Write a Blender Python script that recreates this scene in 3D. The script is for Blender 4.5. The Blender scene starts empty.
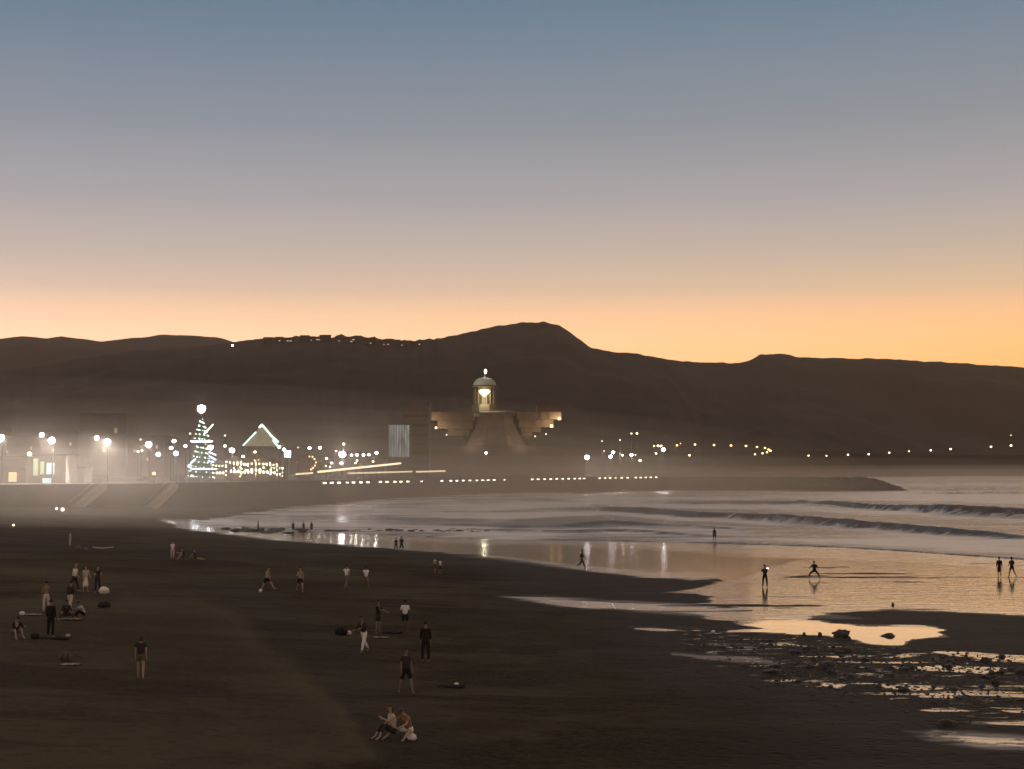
import bpy, bmesh, math, random
import numpy as np
from mathutils import Vector, Matrix, noise
R = math.radians
S = bpy.context.scene
COL = S.collection
random.seed(11)

# ------------------------------------------------------------------ camera
F, HZ, CAMZ = 1500.0, 469.0, 9.3
W, H = 1024, 769
cd = bpy.data.cameras.new('camera')
cam = bpy.data.objects.new('camera', cd); COL.objects.link(cam); S.camera = cam
cd.sensor_width = 36; cd.lens = 36 * F / W
cd.clip_start = 0.5; cd.clip_end = 20000
PITCH = math.atan((HZ - H / 2) / F)
cam.location = (0, 0, CAMZ); cam.rotation_euler = (math.pi / 2 + PITCH, 0, 0)

# ------------------------------------------------------------------ world / sky (dusk)
wd = bpy.data.worlds.new('World'); S.world = wd; wd.use_nodes = True
nt = wd.node_tree; N = nt.nodes; L = nt.links
bg = N['Background']
SUN_EL, SUN_AZ = -3.0, 16.0            # the sun has set, to the right of the dark hill
tc = N.new('ShaderNodeTexCoord'); sp = N.new('ShaderNodeSeparateXYZ'); L.new(tc.outputs['Generated'], sp.inputs[0])
def wramp(stops):
    r = N.new('ShaderNodeValToRGB'); e = r.color_ramp.elements
    r.color_ramp.interpolation = 'B_SPLINE' if False else 'LINEAR'
    while len(e) < len(stops): e.new(0.5)
    for i, (p, c) in enumerate(stops): e[i].position = p; e[i].color = (*c, 1)
    return r
def s2l(c):
    return tuple((v / 255 / 12.92) if v / 255 <= .04045 else ((v / 255 + .055) / 1.055) ** 2.4 for v in c)
LS = [(0.0, (255, 195, 130)), (.06, (332, 258, 206)), (.086, (320, 256, 212)), (.104, (282, 236, 200)), (.117, (246, 215, 194)), (.140, (212, 195, 187)),
      (.176, (176, 173, 178)), (.228, (139, 150, 164)), (.300, (97, 126, 150)), (.37, (118, 126, 134)), (.5, (146, 137, 132)), (1.0, (158, 143, 132))]
RS = [(0.0, (285, 185, 80)), (.06, (303, 216, 126)), (.086, (296, 222, 148)), (.104, (272, 214, 160)), (.117, (240, 205, 166)), (.140, (212, 192, 172)),
      (.176, (178, 173, 174)), (.228, (142, 150, 158)), (.300, (104, 131, 152)), (.37, (120, 127, 134)), (.5, (146, 137, 131)), (1.0, (158, 143, 132))]  # overhead stops, out of view, are raised to light foam and sand
rl = wramp([(p, s2l(c)) for p, c in LS]); rr = wramp([(p, s2l(c)) for p, c in RS])
L.new(sp.outputs[2], rl.inputs[0]); L.new(sp.outputs[2], rr.inputs[0])
def mrange(sock, a, b, c, d):
    m = N.new('ShaderNodeMapRange'); L.new(sock, m.inputs[0])
    for i, v in enumerate((a, b, c, d)): m.inputs[i + 1].default_value = v
    return m.outputs[0]
mx = N.new('ShaderNodeMix'); mx.data_type = 'RGBA'
L.new(mrange(sp.outputs[0], -.35, .35, 0, 1), mx.inputs[0]); L.new(rl.outputs[0], mx.inputs[6]); L.new(rr.outputs[0], mx.inputs[7])
dim = N.new('ShaderNodeMix'); dim.data_type = 'RGBA'; dim.blend_type = 'MULTIPLY'; dim.inputs[0].default_value = 1
bk = mrange(sp.outputs[1], -.8, .5, .82, 1.0)          # sky behind the camera, only slightly dimmed, kept bright to light the foam
L.new(mx.outputs[2], dim.inputs[6])
cmb = N.new('ShaderNodeCombineXYZ')
for i in range(3): L.new(bk, cmb.inputs[i])
L.new(cmb.outputs[0], dim.inputs[7])
sky = N.new('ShaderNodeTexSky'); sky.sky_type = 'NISHITA'; sky.sun_disc = False
sky.sun_elevation = R(SUN_EL); sky.sun_rotation = R(SUN_AZ)
addn = N.new('ShaderNodeMix'); addn.data_type = 'RGBA'; addn.blend_type = 'ADD'; addn.inputs[0].default_value = .05
L.new(dim.outputs[2], addn.inputs[6]); L.new(sky.outputs[0], addn.inputs[7])
nm = N.new('ShaderNodeMapping'); nm.inputs['Scale'].default_value = (1.6, 1.6, 22); L.new(tc.outputs['Generated'], nm.inputs[0])
nn_ = N.new('ShaderNodeTexNoise'); nn_.inputs['Scale'].default_value = 1.6; nn_.inputs['Detail'].default_value = 4; nn_.inputs['Distortion'].default_value = .4; L.new(nm.outputs[0], nn_.inputs[0])
vm = N.new('ShaderNodeVectorMath'); vm.operation = 'SCALE'; L.new(addn.outputs[2], vm.inputs[0]); L.new(mrange(nn_.outputs[0], .3, .7, .988, 1.012), vm.inputs['Scale'])
L.new(vm.outputs[0], bg.inputs[0]); bg.inputs[1].default_value = 1.0

# last warm light of the sun that is already down: very weak and broad
sl = bpy.data.lights.new('sun', 'SUN'); sl.energy = .04; sl.angle = R(14); sl.color = (1, .62, .3)
so = bpy.data.objects.new('sun', sl); COL.objects.link(so)
so.rotation_euler = (R(90 - 5.5), 0, R(180 - SUN_AZ))

S.view_settings.view_transform = 'Standard'; S.view_settings.look = 'None'
S.view_settings.exposure = 0.0; S.view_settings.gamma = 1; S.view_settings.use_curve_mapping = False
S.render.engine = 'CYCLES'
S.cycles.max_bounces = 6; S.cycles.volume_bounces = 1; S.cycles.glossy_bounces = 3; S.cycles.diffuse_bounces = 2
S.cycles.use_denoising = True; S.cycles.caustics_reflective = False; S.cycles.caustics_refractive = False
S.cycles.sample_clamp_indirect = 4.0
S.cycles.use_light_tree = True
S.render.filter_size = 1.9

# ------------------------------------------------------------------ projection helpers
cp, spn = math.cos(PITCH), math.sin(PITCH)
def ray(px, py):
    x = (px - W / 2) / F; u = (H / 2 - py) / F
    return Vector((x, cp - u * spn, spn + u * cp))
def at(px, py, D):
    r = ray(px, py); r = r / r.y
    return Vector((r.x * D, D, CAMZ + r.z * D))
def ground(px, py, z=0.0):
    r = ray(px, py); t = (z - CAMZ) / r.z
    return Vector((r.x * t, r.y * t, z))
def pix(x, y, z):                      # numpy-friendly inverse
    dz = z - CAMZ
    d = y * cp + dz * spn; u = -y * spn + dz * cp
    return W / 2 + x / d * F, H / 2 - u / d * F

# ------------------------------------------------------------------ scene-graph helpers
def tag(o, label=None, cat=None, group=None, kind=None):
    if label: o['label'] = label
    if cat: o['category'] = cat
    if group: o['group'] = group
    if kind: o['kind'] = kind
    return o
def thing(name, label, cat, loc=(0, 0, 0), rz=0, group=None):
    o = bpy.data.objects.new(name, None); COL.objects.link(o); o.empty_display_size = .2
    o.location = loc; o.rotation_euler = (0, 0, rz)
    return tag(o, label, cat, group)
def obj(name, bm, m, parent=None, smooth=False):
    me = bpy.data.meshes.new(name)
    if smooth:
        for f in bm.faces: f.smooth = True
    bm.to_mesh(me); bm.free()
    me.materials.append(m)
    o = bpy.data.objects.new(name, me); COL.objects.link(o)
    if parent: o.parent = parent
    return o
def copy_tree(o, parent=None):
    c = o.copy(); COL.objects.link(c)
    if parent: c.parent = parent
    for ch in list(o.children): copy_tree(ch, c)
    return c
def BM(): return bmesh.new()
def box(bm, cx, cy, cz, sx, sy, sz, rz=0, taper=1.0):
    v = []
    for k in (-1, 1):
        t = taper if k > 0 else 1
        for a, b in ((-1, -1), (1, -1), (1, 1), (-1, 1)):
            p = Vector((a * sx / 2 * t, b * sy / 2 * t, 0)); p.rotate(Matrix.Rotation(rz, 3, 'Z'))
            v.append(bm.verts.new((cx + p.x, cy + p.y, cz + k * sz / 2)))
    for q in ((3, 2, 1, 0), (4, 5, 6, 7), (0, 1, 5, 4), (1, 2, 6, 5), (2, 3, 7, 6), (3, 0, 4, 7)):
        bm.faces.new([v[i] for i in q])
def tube(bm, pts, rad, n=6):
    pts = [Vector(p) for p in pts]
    if not hasattr(rad, '__len__'): rad = [rad] * len(pts)
    rings = []
    for i, p in enumerate(pts):
        d = (pts[min(i + 1, len(pts) - 1)] - pts[max(i - 1, 0)]).normalized()
        a = d.orthogonal().normalized(); b = d.cross(a)
        if rings and False: pass
        rings.append([bm.verts.new(p + (a * math.cos(t) + b * math.sin(t)) * rad[i]) for t in [2 * math.pi * k / n for k in range(n)]])
    for i in range(len(rings) - 1):
        for k in range(n):
            bm.faces.new((rings[i][k], rings[i][(k + 1) % n], rings[i + 1][(k + 1) % n], rings[i + 1][k]))
    bm.faces.new(rings[0][::-1]); bm.faces.new(rings[-1])
def lathe(bm, prof, n=16, loc=(0, 0, 0), phase=0):
    rings = []
    for r, z in prof:
        if r < 1e-5: rings.append([bm.verts.new((loc[0], loc[1], loc[2] + z))])
        else: rings.append([bm.verts.new((loc[0] + r * math.cos(phase + 2 * math.pi * k / n), loc[1] + r * math.sin(phase + 2 * math.pi * k / n), loc[2] + z)) for k in range(n)])
    for a, b in zip(rings, rings[1:]):
        for k in range(n):
            k2 = (k + 1) % n
            if len(a) == 1 and len(b) == 1: continue
            if len(a) == 1: bm.faces.new((a[0], b[k2], b[k]))
            elif len(b) == 1: bm.faces.new((a[k], a[k2], b[0]))
            else: bm.faces.new((a[k], a[k2], b[k2], b[k]))
def ball(bm, c, r, sq=(1, 1, 1), sub=2):
    m = Matrix.Translation(Vector(c)) @ Matrix.Diagonal((r * sq[0], r * sq[1], r * sq[2], 1))
    bmesh.ops.create_icosphere(bm, subdivisions=sub, radius=1, matrix=m)

# ------------------------------------------------------------------ materials
MATS = {}
def mat(name, color, rough=.7, var=.25, scale=3.0, bump=0.0, metal=0.0, spec=.3):
    if name in MATS: return MATS[name]
    m = bpy.data.materials.new(name); m.use_nodes = True; t = m.node_tree; n = t.nodes
    b = n['Principled BSDF']; b.inputs['Roughness'].default_value = rough; b.inputs['Metallic'].default_value = metal
    b.inputs['Specular IOR Level'].default_value = spec
    tx = n.new('ShaderNodeTexNoise'); tx.inputs['Scale'].default_value = scale; tx.inputs['Detail'].default_value = 5
    co = n.new('ShaderNodeTexCoord'); t.links.new(co.outputs['Object'], tx.inputs[0])
    r = n.new('ShaderNodeValToRGB'); e = r.color_ramp.elements
    e[0].position = .3; e[1].position = .7
    e[0].color = (*[c * (1 - var) for c in color], 1); e[1].color = (*[min(1, c * (1 + var)) for c in color], 1)
    t.links.new(tx.outputs[0], r.inputs[0]); t.links.new(r.outputs[0], b.inputs['Base Color'])
    if bump:
        bp = n.new('ShaderNodeBump'); bp.inputs['Strength'].default_value = bump; bp.inputs['Distance'].default_value = .1
        t.links.new(tx.outputs[0], bp.inputs['Height']); t.links.new(bp.outputs[0], b.inputs['Normal'])
    MATS[name] = m; return m
def emat(name, color, strength, sample=False):
    if name in MATS: return MATS[name]
    m = bpy.data.materials.new(name); m.use_nodes = True; b = m.node_tree.nodes['Principled BSDF']
    b.inputs['Base Color'].default_value = (*[c * .6 for c in color], 1)
    b.inputs['Emission Color'].default_value = (*color, 1); b.inputs['Emission Strength'].default_value = strength
    m.cycles.emission_sampling = 'FRONT' if sample else 'NONE'
    MATS[name] = m; return m
WARM, COOL, PINK, ORANGE = (1, .82, .55), (.85, .93, 1), (1, .9, .95), (1, .68, .28)
def plight(name, loc, power, color, rad=.4, parent=None):
    l = bpy.data.lights.new(name, 'POINT'); l.energy = power; l.color = color; l.shadow_soft_size = rad
    o = bpy.data.objects.new(name, l); COL.objects.link(o); o.location = loc
    if parent:
        o.parent = parent
    return o

def fbm(x, y, s, seed=0):
    o = np.empty(len(x))
    for i in range(len(x)):
        o[i] = noise.fractal(Vector((x[i] * s, y[i] * s, seed)), 1.0, 2.0, 4)
    return o
def interp(poly, x):
    xs, ys = zip(*poly); return np.interp(x, xs, ys)
def grid_obj(name, X, Y, Z, m, attrs=None, smooth=True):
    nr, nc = X.shape
    co = np.stack([X, Y, Z], -1).reshape(-1, 3)
    idx = np.arange(nr * nc).reshape(nr, nc)
    q = np.stack([idx[:-1, :-1], idx[:-1, 1:], idx[1:, 1:], idx[1:, :-1]], -1).reshape(-1, 4)
    me = bpy.data.meshes.new(name)
    me.vertices.add(len(co)); me.vertices.foreach_set('co', co.astype(np.float32).ravel())
    me.loops.add(q.size); me.loops.foreach_set('vertex_index', q.astype(np.int32).ravel())
    me.polygons.add(len(q)); me.polygons.foreach_set('loop_start', np.arange(0, q.size, 4, dtype=np.int32))
    me.polygons.foreach_set('use_smooth', np.full(len(q), smooth))
    me.update(calc_edges=True); me.validate()
    for k, a in (attrs or {}).items():
        at_ = me.attributes.new(k, 'FLOAT', 'POINT'); at_.data.foreach_set('value', a.astype(np.float32).ravel())
    me.materials.append(m)
    o = bpy.data.objects.new(name, me); COL.objects.link(o); return o
def sstep(a, b, x):
    t = np.clip((x - a) / (b - a), 0, 1); return t * t * (3 - 2 * t)

# ------------------------------------------------------------------ hills and land
RIDGE = [(-400, 400), (0, 373), (40, 369), (100, 361), (150, 353), (200, 349), (235, 346), (255, 343), (272, 340), (300, 339), (340, 340), (400, 344),
         (440, 342), (460, 337), (490, 330), (520, 325.5), (545, 324.5), (560, 328), (575, 338), (590, 349), (610, 355), (650, 360), (700, 364),
         (740, 365), (752, 360.5), (760, 355.5), (775, 354.5), (790, 354), (797, 357), (850, 358), (900, 359), (960, 362), (1024, 367), (1450, 384)]
BACK = [(-400, 345), (0, 338), (20, 336), (45, 338.5), (60, 336), (100, 341.5), (130, 338), (160, 335), (190, 335), (215, 337.5), (235, 343), (270, 352), (330, 372), (480, 400)]
WALL = [(-420, 175), (-20, 290), (200, 332), (320, 395), (480, 560), (657, 650), (668, 652)]      # sea wall: image column -> distance
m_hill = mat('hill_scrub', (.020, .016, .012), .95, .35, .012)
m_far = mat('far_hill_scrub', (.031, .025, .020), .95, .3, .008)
def wall_D(px): return interp(WALL, px)
def build_hills():
    px = np.concatenate([np.arange(-400, -20, 6.0), np.arange(-20, 1045, 2.0), np.arange(1045, 1460, 6.0)])
    t = np.linspace(0, 1, 120)
    D0 = np.where(px < 668, interp(WALL, np.minimum(px, 668)) + 1.2, 1350 + 750 * sstep(700, 1000, px))
    D0 = np.where((px >= 668) & (px < 700), 652 + (1350 - 652) * (px - 668) / 32, D0)
    RD = 3000.0
    PX, T = np.meshgrid(px, t)
    D = D0[None] + (RD - D0[None]) * T ** 1.7
    rn = np.array([noise.fractal(Vector((x * .11, 3.3, 0)), 1.0, 2.0, 4) for x in px]) * (1.0 + 1.1 * ((px > 262) & (px < 440)))
    ztop = CAMZ + (HZ - interp(RIDGE, px) + rn) / F * RD
    base = np.where(px < 668, 6.0, np.where(px < 700, 6 - 3 * (px - 668) / 32, 3.0))
    s = (D - D0[None]) / (RD - D0[None])
    prof = .04 * s + .96 * sstep(0.18, 1.02, s) ** 1.15
    Z = base[None] + (ztop - base)[None] * prof
    # coast on the right climbs straight out of the water
    right = sstep(680, 760, PX)
    Z += right * 26 * sstep(0, .03, s) * (1 - sstep(.2, .7, s))
    X = (PX - W / 2) / F * D
    n = fbm((X.ravel()), (D.ravel()), .0032, 3).reshape(X.shape)
    n2 = fbm((X.ravel()), (D.ravel()), .02, 7).reshape(X.shape)
    Z += (n * 22 + n2 * 4.0) * sstep(.12, .4, s) * (1 - .82 * sstep(.75, .97, s))
    # seaward skirt (quay face / shore) and a back slope
    X = np.vstack([X[:1], X, X[-1:] * 1.1]); D2 = np.vstack([D[:1] - .01, D, D[-1:] * 1.1]); Z = np.vstack([np.full_like(Z[:1], -3), Z, Z[-1:] * .2])
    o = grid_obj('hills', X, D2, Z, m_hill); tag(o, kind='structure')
    px = np.arange(-400, 481, 5.0); D = np.array([3300, 3600, 3900, 4200, 4500.])
    ztop = CAMZ + (HZ - interp(BACK, px)) / F * 4200
    fr = np.array([.1, .5, .85, 1, .3])
    Z = ztop[None] * fr[:, None]; X = (px[None] - W / 2) / F * D[:, None]
    Z = Z + fbm(X.ravel(), X.ravel() * 0 + np.repeat(D, len(px)), .006, 9).reshape(X.shape) * 6
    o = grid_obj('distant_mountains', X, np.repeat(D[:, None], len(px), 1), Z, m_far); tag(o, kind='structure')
build_hills()

# ------------------------------------------------------------------ beach
EDGE = [(668, 471.5), (650, 480), (620, 489), (540, 492), (480, 495), (400, 500), (340, 505.5), (290, 514), (245, 523), (215, 529), (240, 536), (300, 541.5), (400, 550), (480, 556), (620, 600), (650, 640), (720, 684), (850, 712), (930, 748), (990, 820), (1050, 960)]
edge_w = [ground(x, y) for x, y in EDGE]
def edge_dist(X, Y):
    """signed distance to the edge of the wet flat, + on the dry side"""
    best = np.full(X.shape, 1e9); sgn = np.ones(X.shape)
    for a, b in zip(edge_w, edge_w[1:]):
        dx, dy = b.x - a.x, b.y - a.y; l2 = dx * dx + dy * dy
        t = np.clip(((X - a.x) * dx + (Y - a.y) * dy) / l2, 0, 1)
        qx, qy = X - a.x - t * dx, Y - a.y - t * dy
        d = np.hypot(qx, qy); s = np.where(dx * (Y - a.y) - dy * (X - a.x) > 0, -1.0, 1.0)
        u = d < best; best = np.where(u, d, best); sgn = np.where(u, s, sgn)
    return best * sgn
def beach_z(X, Y):
    d = edge_dist(X, Y)
    land = .014 * np.clip(d, 0, 8) + .040 * np.clip(d - 8, 0, 45) + .012 * np.clip(d - 53, 0, 60)
    flat = -.002 * np.clip(-d, 0, 40) - .02 * np.clip(-d - 75, 0, 200)
    return np.where(d > 0, land, flat)
def sand(px, py):
    z = 0.0
    for _ in range(40):
        p = ground(px, py, z); z = .5 * z + .5 * float(beach_z(np.array([p.x]), np.array([p.y]))[0])
    return ground(px, py, z)
def poly_sd(PX, PY, poly, ys=1.0):
    """signed distance (inside +) to a polygon; the vertical axis is stretched by ys"""
    P = [(x, y * ys) for x, y in poly]; Y = PY * ys
    best = np.full(PX.shape, 1e9); ins = np.zeros(PX.shape, bool)
    for (x0, y0), (x1, y1) in zip(P, P[1:] + P[:1]):
        dx, dy = x1 - x0, y1 - y0
        t = np.clip(((PX - x0) * dx + (Y - y0) * dy) / (dx * dx + dy * dy + 1e-9), 0, 1)
        best = np.minimum(best, np.hypot(PX - x0 - t * dx, Y - y0 - t * dy))
        c = ((y0 > Y) != (y1 > Y)) & (PX < (x1 - x0) * (Y - y0) / (y1 - y0 + 1e-12) + x0)
        ins ^= c
    return np.where(ins, best, -best)
FRONT = [(-100, 512), (120, 520), (180, 525), (260, 530), (340, 533), (420, 536), (500, 539), (590, 540), (640, 541), (715, 543), (800, 545.5), (850, 547.5), (900, 550.5), (950, 554), (1010, 558), (1060, 562), (1250, 580)]

# film = standing water or saturated sheen; each polygon (strength, softness, points as seen on the flat)
FILM = [
    (1.0, 4, [(150, 520), (300, 520), (1300, 520), (1300, 604), (1024, 616), (985, 614), (960, 612.5), (925, 610.5), (890, 610), (860, 611.5), (836, 614), (815, 617), (835, 621), (868, 624), (915, 623), (938, 625), (951, 629),
              (945, 631), (951, 634), (955, 637), (915, 641), (905, 646), (880, 646), (850, 641), (820, 637), (785, 635), (765, 629), (742, 626), (705, 619), (690, 615), (660, 613), (615, 610), (590, 610), (560, 607), (520, 601), (500, 598),
              (545, 597), (590, 600), (640, 602), (690, 604), (710, 602), (705, 598), (694, 594), (660, 592), (690, 588), (715, 580), (690, 582), (640, 578), (600, 573), (570, 569), (520, 562), (480, 556.5), (440, 553.5), (400, 550.5), (340, 546.5), (290, 543), (240, 537), (180, 531)]),
    (.9, 3, [(628, 627), (660, 628), (690, 631), (660, 631), (634, 630)]),
    (1.0, 3, [(725, 630), (745, 629), (790, 630), (815, 632), (780, 633), (727, 632)]),
    (.60, 6, [(665, 652), (700, 654), (760, 656), (800, 660), (770, 667), (725, 665), (700, 661), (672, 656)]),
    (.58, 6, [(700, 640), (760, 643), (800, 648), (760, 652), (704, 648)]),
    (1.0, 3, [(940, 650), (985, 652), (1040, 655), (1300, 660), (1300, 668), (1040, 662), (990, 661), (950, 655), (925, 651)]),
    (1.0, 3, [(890, 666), (940, 664), (980, 666), (1010, 668), (985, 674), (940, 671), (895, 669)]),
    (.85, 4, [(820, 655), (860, 656), (840, 659)]), (.8, 4, [(795, 663), (830, 664), (812, 667)]),
    (.9, 4, [(820, 682), (848, 684), (838, 688), (822, 685)]), (.8, 4, [(868, 668), (890, 666), (880, 672)]),
    (1.0, 5, [(880, 684), (925, 685), (950, 688), (915, 691), (885, 688)]), (1.0, 5, [(920, 692), (960, 694), (955, 700), (915, 698)]),
    (1.0, 5, [(915, 709), (960, 709), (985, 712), (930, 713)]), (1.0, 5, [(1000, 710), (1100, 709), (1300, 712), (1300, 717), (1010, 713)]),
    (.85, 6, [(960, 721), (1030, 718), (1300, 720), (1300, 732), (1030, 727), (970, 726)]),
    (.74, 9, [(905, 731), (935, 728), (970, 731), (1020, 735), (1300, 738), (1300, 758), (1024, 752), (980, 749), (940, 743), (915, 737)]),
]
ROCKZONE = [(670, 626), (760, 630), (830, 638), (900, 646), (960, 655), (1060, 660), (1300, 668), (1300, 735), (1024, 722), (930, 712), (850, 696), (770, 682), (690, 662)]
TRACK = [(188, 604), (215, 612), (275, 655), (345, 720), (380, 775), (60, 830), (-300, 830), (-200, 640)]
def beach_mat():
    m = bpy.data.materials.new('beach_sand'); m.use_nodes = True; t = m.node_tree; n = t.nodes; l = t.links
    b = n['Principled BSDF']
    def attr(a):
        x = n.new('ShaderNodeAttribute'); x.attribute_name = a; return x.outputs['Fac']
    co = n.new('ShaderNodeTexCoord').outputs['Object']
    def nz(scale, det=4, st=(1, 1, 1), rough=.55, warp=0):
        mp = n.new('ShaderNodeMapping'); mp.inputs['Scale'].default_value = st; l.new(co, mp.inputs[0])
        x = n.new('ShaderNodeTexNoise'); x.inputs['Scale'].default_value = scale; x.inputs['Detail'].default_value = det; x.inputs['Roughness'].default_value = rough
        x.inputs['Distortion'].default_value = warp
        l.new(mp.outputs[0], x.inputs[0]); return x.outputs[0]
    def mth(op, a, b_=None, c=None, clamp=False):
        x = n.new('ShaderNodeMath'); x.operation = op; x.use_clamp = clamp
        for i, v in enumerate((a, b_, c)):
            if v is None: continue
            if isinstance(v, (int, float)): x.inputs[i].default_value = v
            else: l.new(v, x.inputs[i])
        return x.outputs[0]
    def ss(x, a, b_):
        r = n.new('ShaderNodeMapRange'); r.interpolation_type = 'SMOOTHSTEP'; l.new(x, r.inputs[0]); r.inputs[1].default_value = a; r.inputs[2].default_value = b_; return r.outputs[0]
    def mixc(f, a, b_):
        x = n.new('ShaderNodeMix'); x.data_type = 'RGBA'; l.new(f, x.inputs[0])
        for i, v in ((6, a), (7, b_)):
            if isinstance(v, tuple): x.inputs[i].default_value = (*v, 1)
            else: l.new(v, x.inputs[i])
        return x.outputs[2]
    big = nz(.09, 5, (1, .7, 1)); mid = nz(.6, 5, (.6, 1, 1)); fine = nz(5, 6); streak = nz(.5, 5, (.25, 1, 1), .6, .4)
    film_a, damp_a, foam_a, track_lit_a, rz = attr('film'), attr('damp'), attr('foam'), attr('track_lit'), attr('rock')
    # shallow puddles broken up by the relief of the sand
    edge = mth('ADD', mth('MULTIPLY', mth('SUBTRACT', nz(.24, 7, (.28, 1, 1), .66, .7), .5), 1.9), mth('MULTIPLY', mth('SUBTRACT', nz(.9, 5, (.3, 1, 1), .6), .5), .7))
    fl = mth('ADD', film_a, edge)
    pud = mth('MULTIPLY', mth('MAXIMUM', ss(nz(.42, 7, (.3, 1, 1), .70, .8), .565, .61), ss(nz(1.6, 6, (.4, 1, 1), .72, .5), .575, .62)), ss(rz, .2, .8))
    film = mth('MAXIMUM', ss(fl, .40, .60), pud)
    lump = nz(.16, 6, (.45, 1, 1), .68, .5)
    dry = mixc(ss(big, .30, .70), (.049, .041, .027), (.098, .082, .054))
    dry = mixc(mth('MULTIPLY', ss(lump, .48, .60), .75), dry, (.030, .024, .017))
    dry = mixc(mth('MULTIPLY', ss(mid, .48, .70), .40), dry, (.034, .026, .019))
    dry = mixc(mth('MULTIPLY', ss(fine, .42, .68), .5), dry, (.088, .072, .050))
    dry = mixc(mth('MULTIPLY', track_lit_a, .75), dry, (.128, .108, .072))  # paler wheel track, plus the pool of lamplight painted into the sand
    damp = mixc(ss(streak, .35, .7), (.026, .020, .017), (.042, .033, .027))
    c = mixc(mth('ADD', damp_a, mth('MULTIPLY', mth('SUBTRACT', mid, .5), .5), clamp=True), dry, damp)
    c = mixc(mth('MULTIPLY', rz, .7), c, (.020, .017, .014))
    c = mixc(film, c, (.032, .026, .021))
    fpat = ss(nz(.9, 7, (.16, 1, 1), .70, .9), .41, .60)
    foam = mth('MULTIPLY', foam_a, mth('ADD', mth('MULTIPLY', fpat, .9), .12), clamp=True)
    c = mixc(foam, c, (.84, .79, .74))
    l.new(c, b.inputs['Base Color'])
    rough = mth('ADD', mth('MULTIPLY', film, mth('ADD', mth('MULTIPLY', attr('calm'), .045), -.835)), .9)
    rough = mth('SUBTRACT', rough, mth('MULTIPLY', mth('MULTIPLY', damp_a, .28), mth('SUBTRACT', 1, film)))
    rough = mth('ADD', rough, mth('MULTIPLY', foam, .22))
    l.new(rough, b.inputs['Roughness'])
    b.inputs['IOR'].default_value = 1.33
    l.new(mth('ADD', mth('MULTIPLY', film, .42), mth('ADD', mth('MULTIPLY', damp_a, .06), .02)), b.inputs['Specular IOR Level'])
    # relief: footprints and lumps in the dry sand, slow ripples on the water
    fp = n.new('ShaderNodeTexVoronoi'); fp.inputs['Scale'].default_value = 1.7; l.new(co, fp.inputs[0])
    h = mth('ADD', mth('MULTIPLY', mid, .22), mth('ADD', mth('MULTIPLY', fine, .06), mth('MULTIPLY', ss(fp.outputs[0], .05, .45), .12)))
    dryh = mth('MULTIPLY', h, mth('SUBTRACT', 1.0, mth('MAXIMUM', film, mth('MULTIPLY', damp_a, .65))))
    rip = mth('MULTIPLY', nz(1.1, 4, (.35, 1, 1), .6, .5), .030)
    rip = mth('ADD', rip, mth('MULTIPLY', nz(5.0, 3, (.5, 1, 1)), .004))
    hh = mth('ADD', dryh, mth('MULTIPLY', rip, mth('MULTIPLY', film, attr('ripple'))))
    bp = n.new('ShaderNodeBump'); bp.inputs['Strength'].default_value = 1; bp.inputs['Distance'].default_value = 1.0
    l.new(hh, bp.inputs['Height']); l.new(bp.outputs[0], b.inputs['Normal'])
    return m
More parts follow.
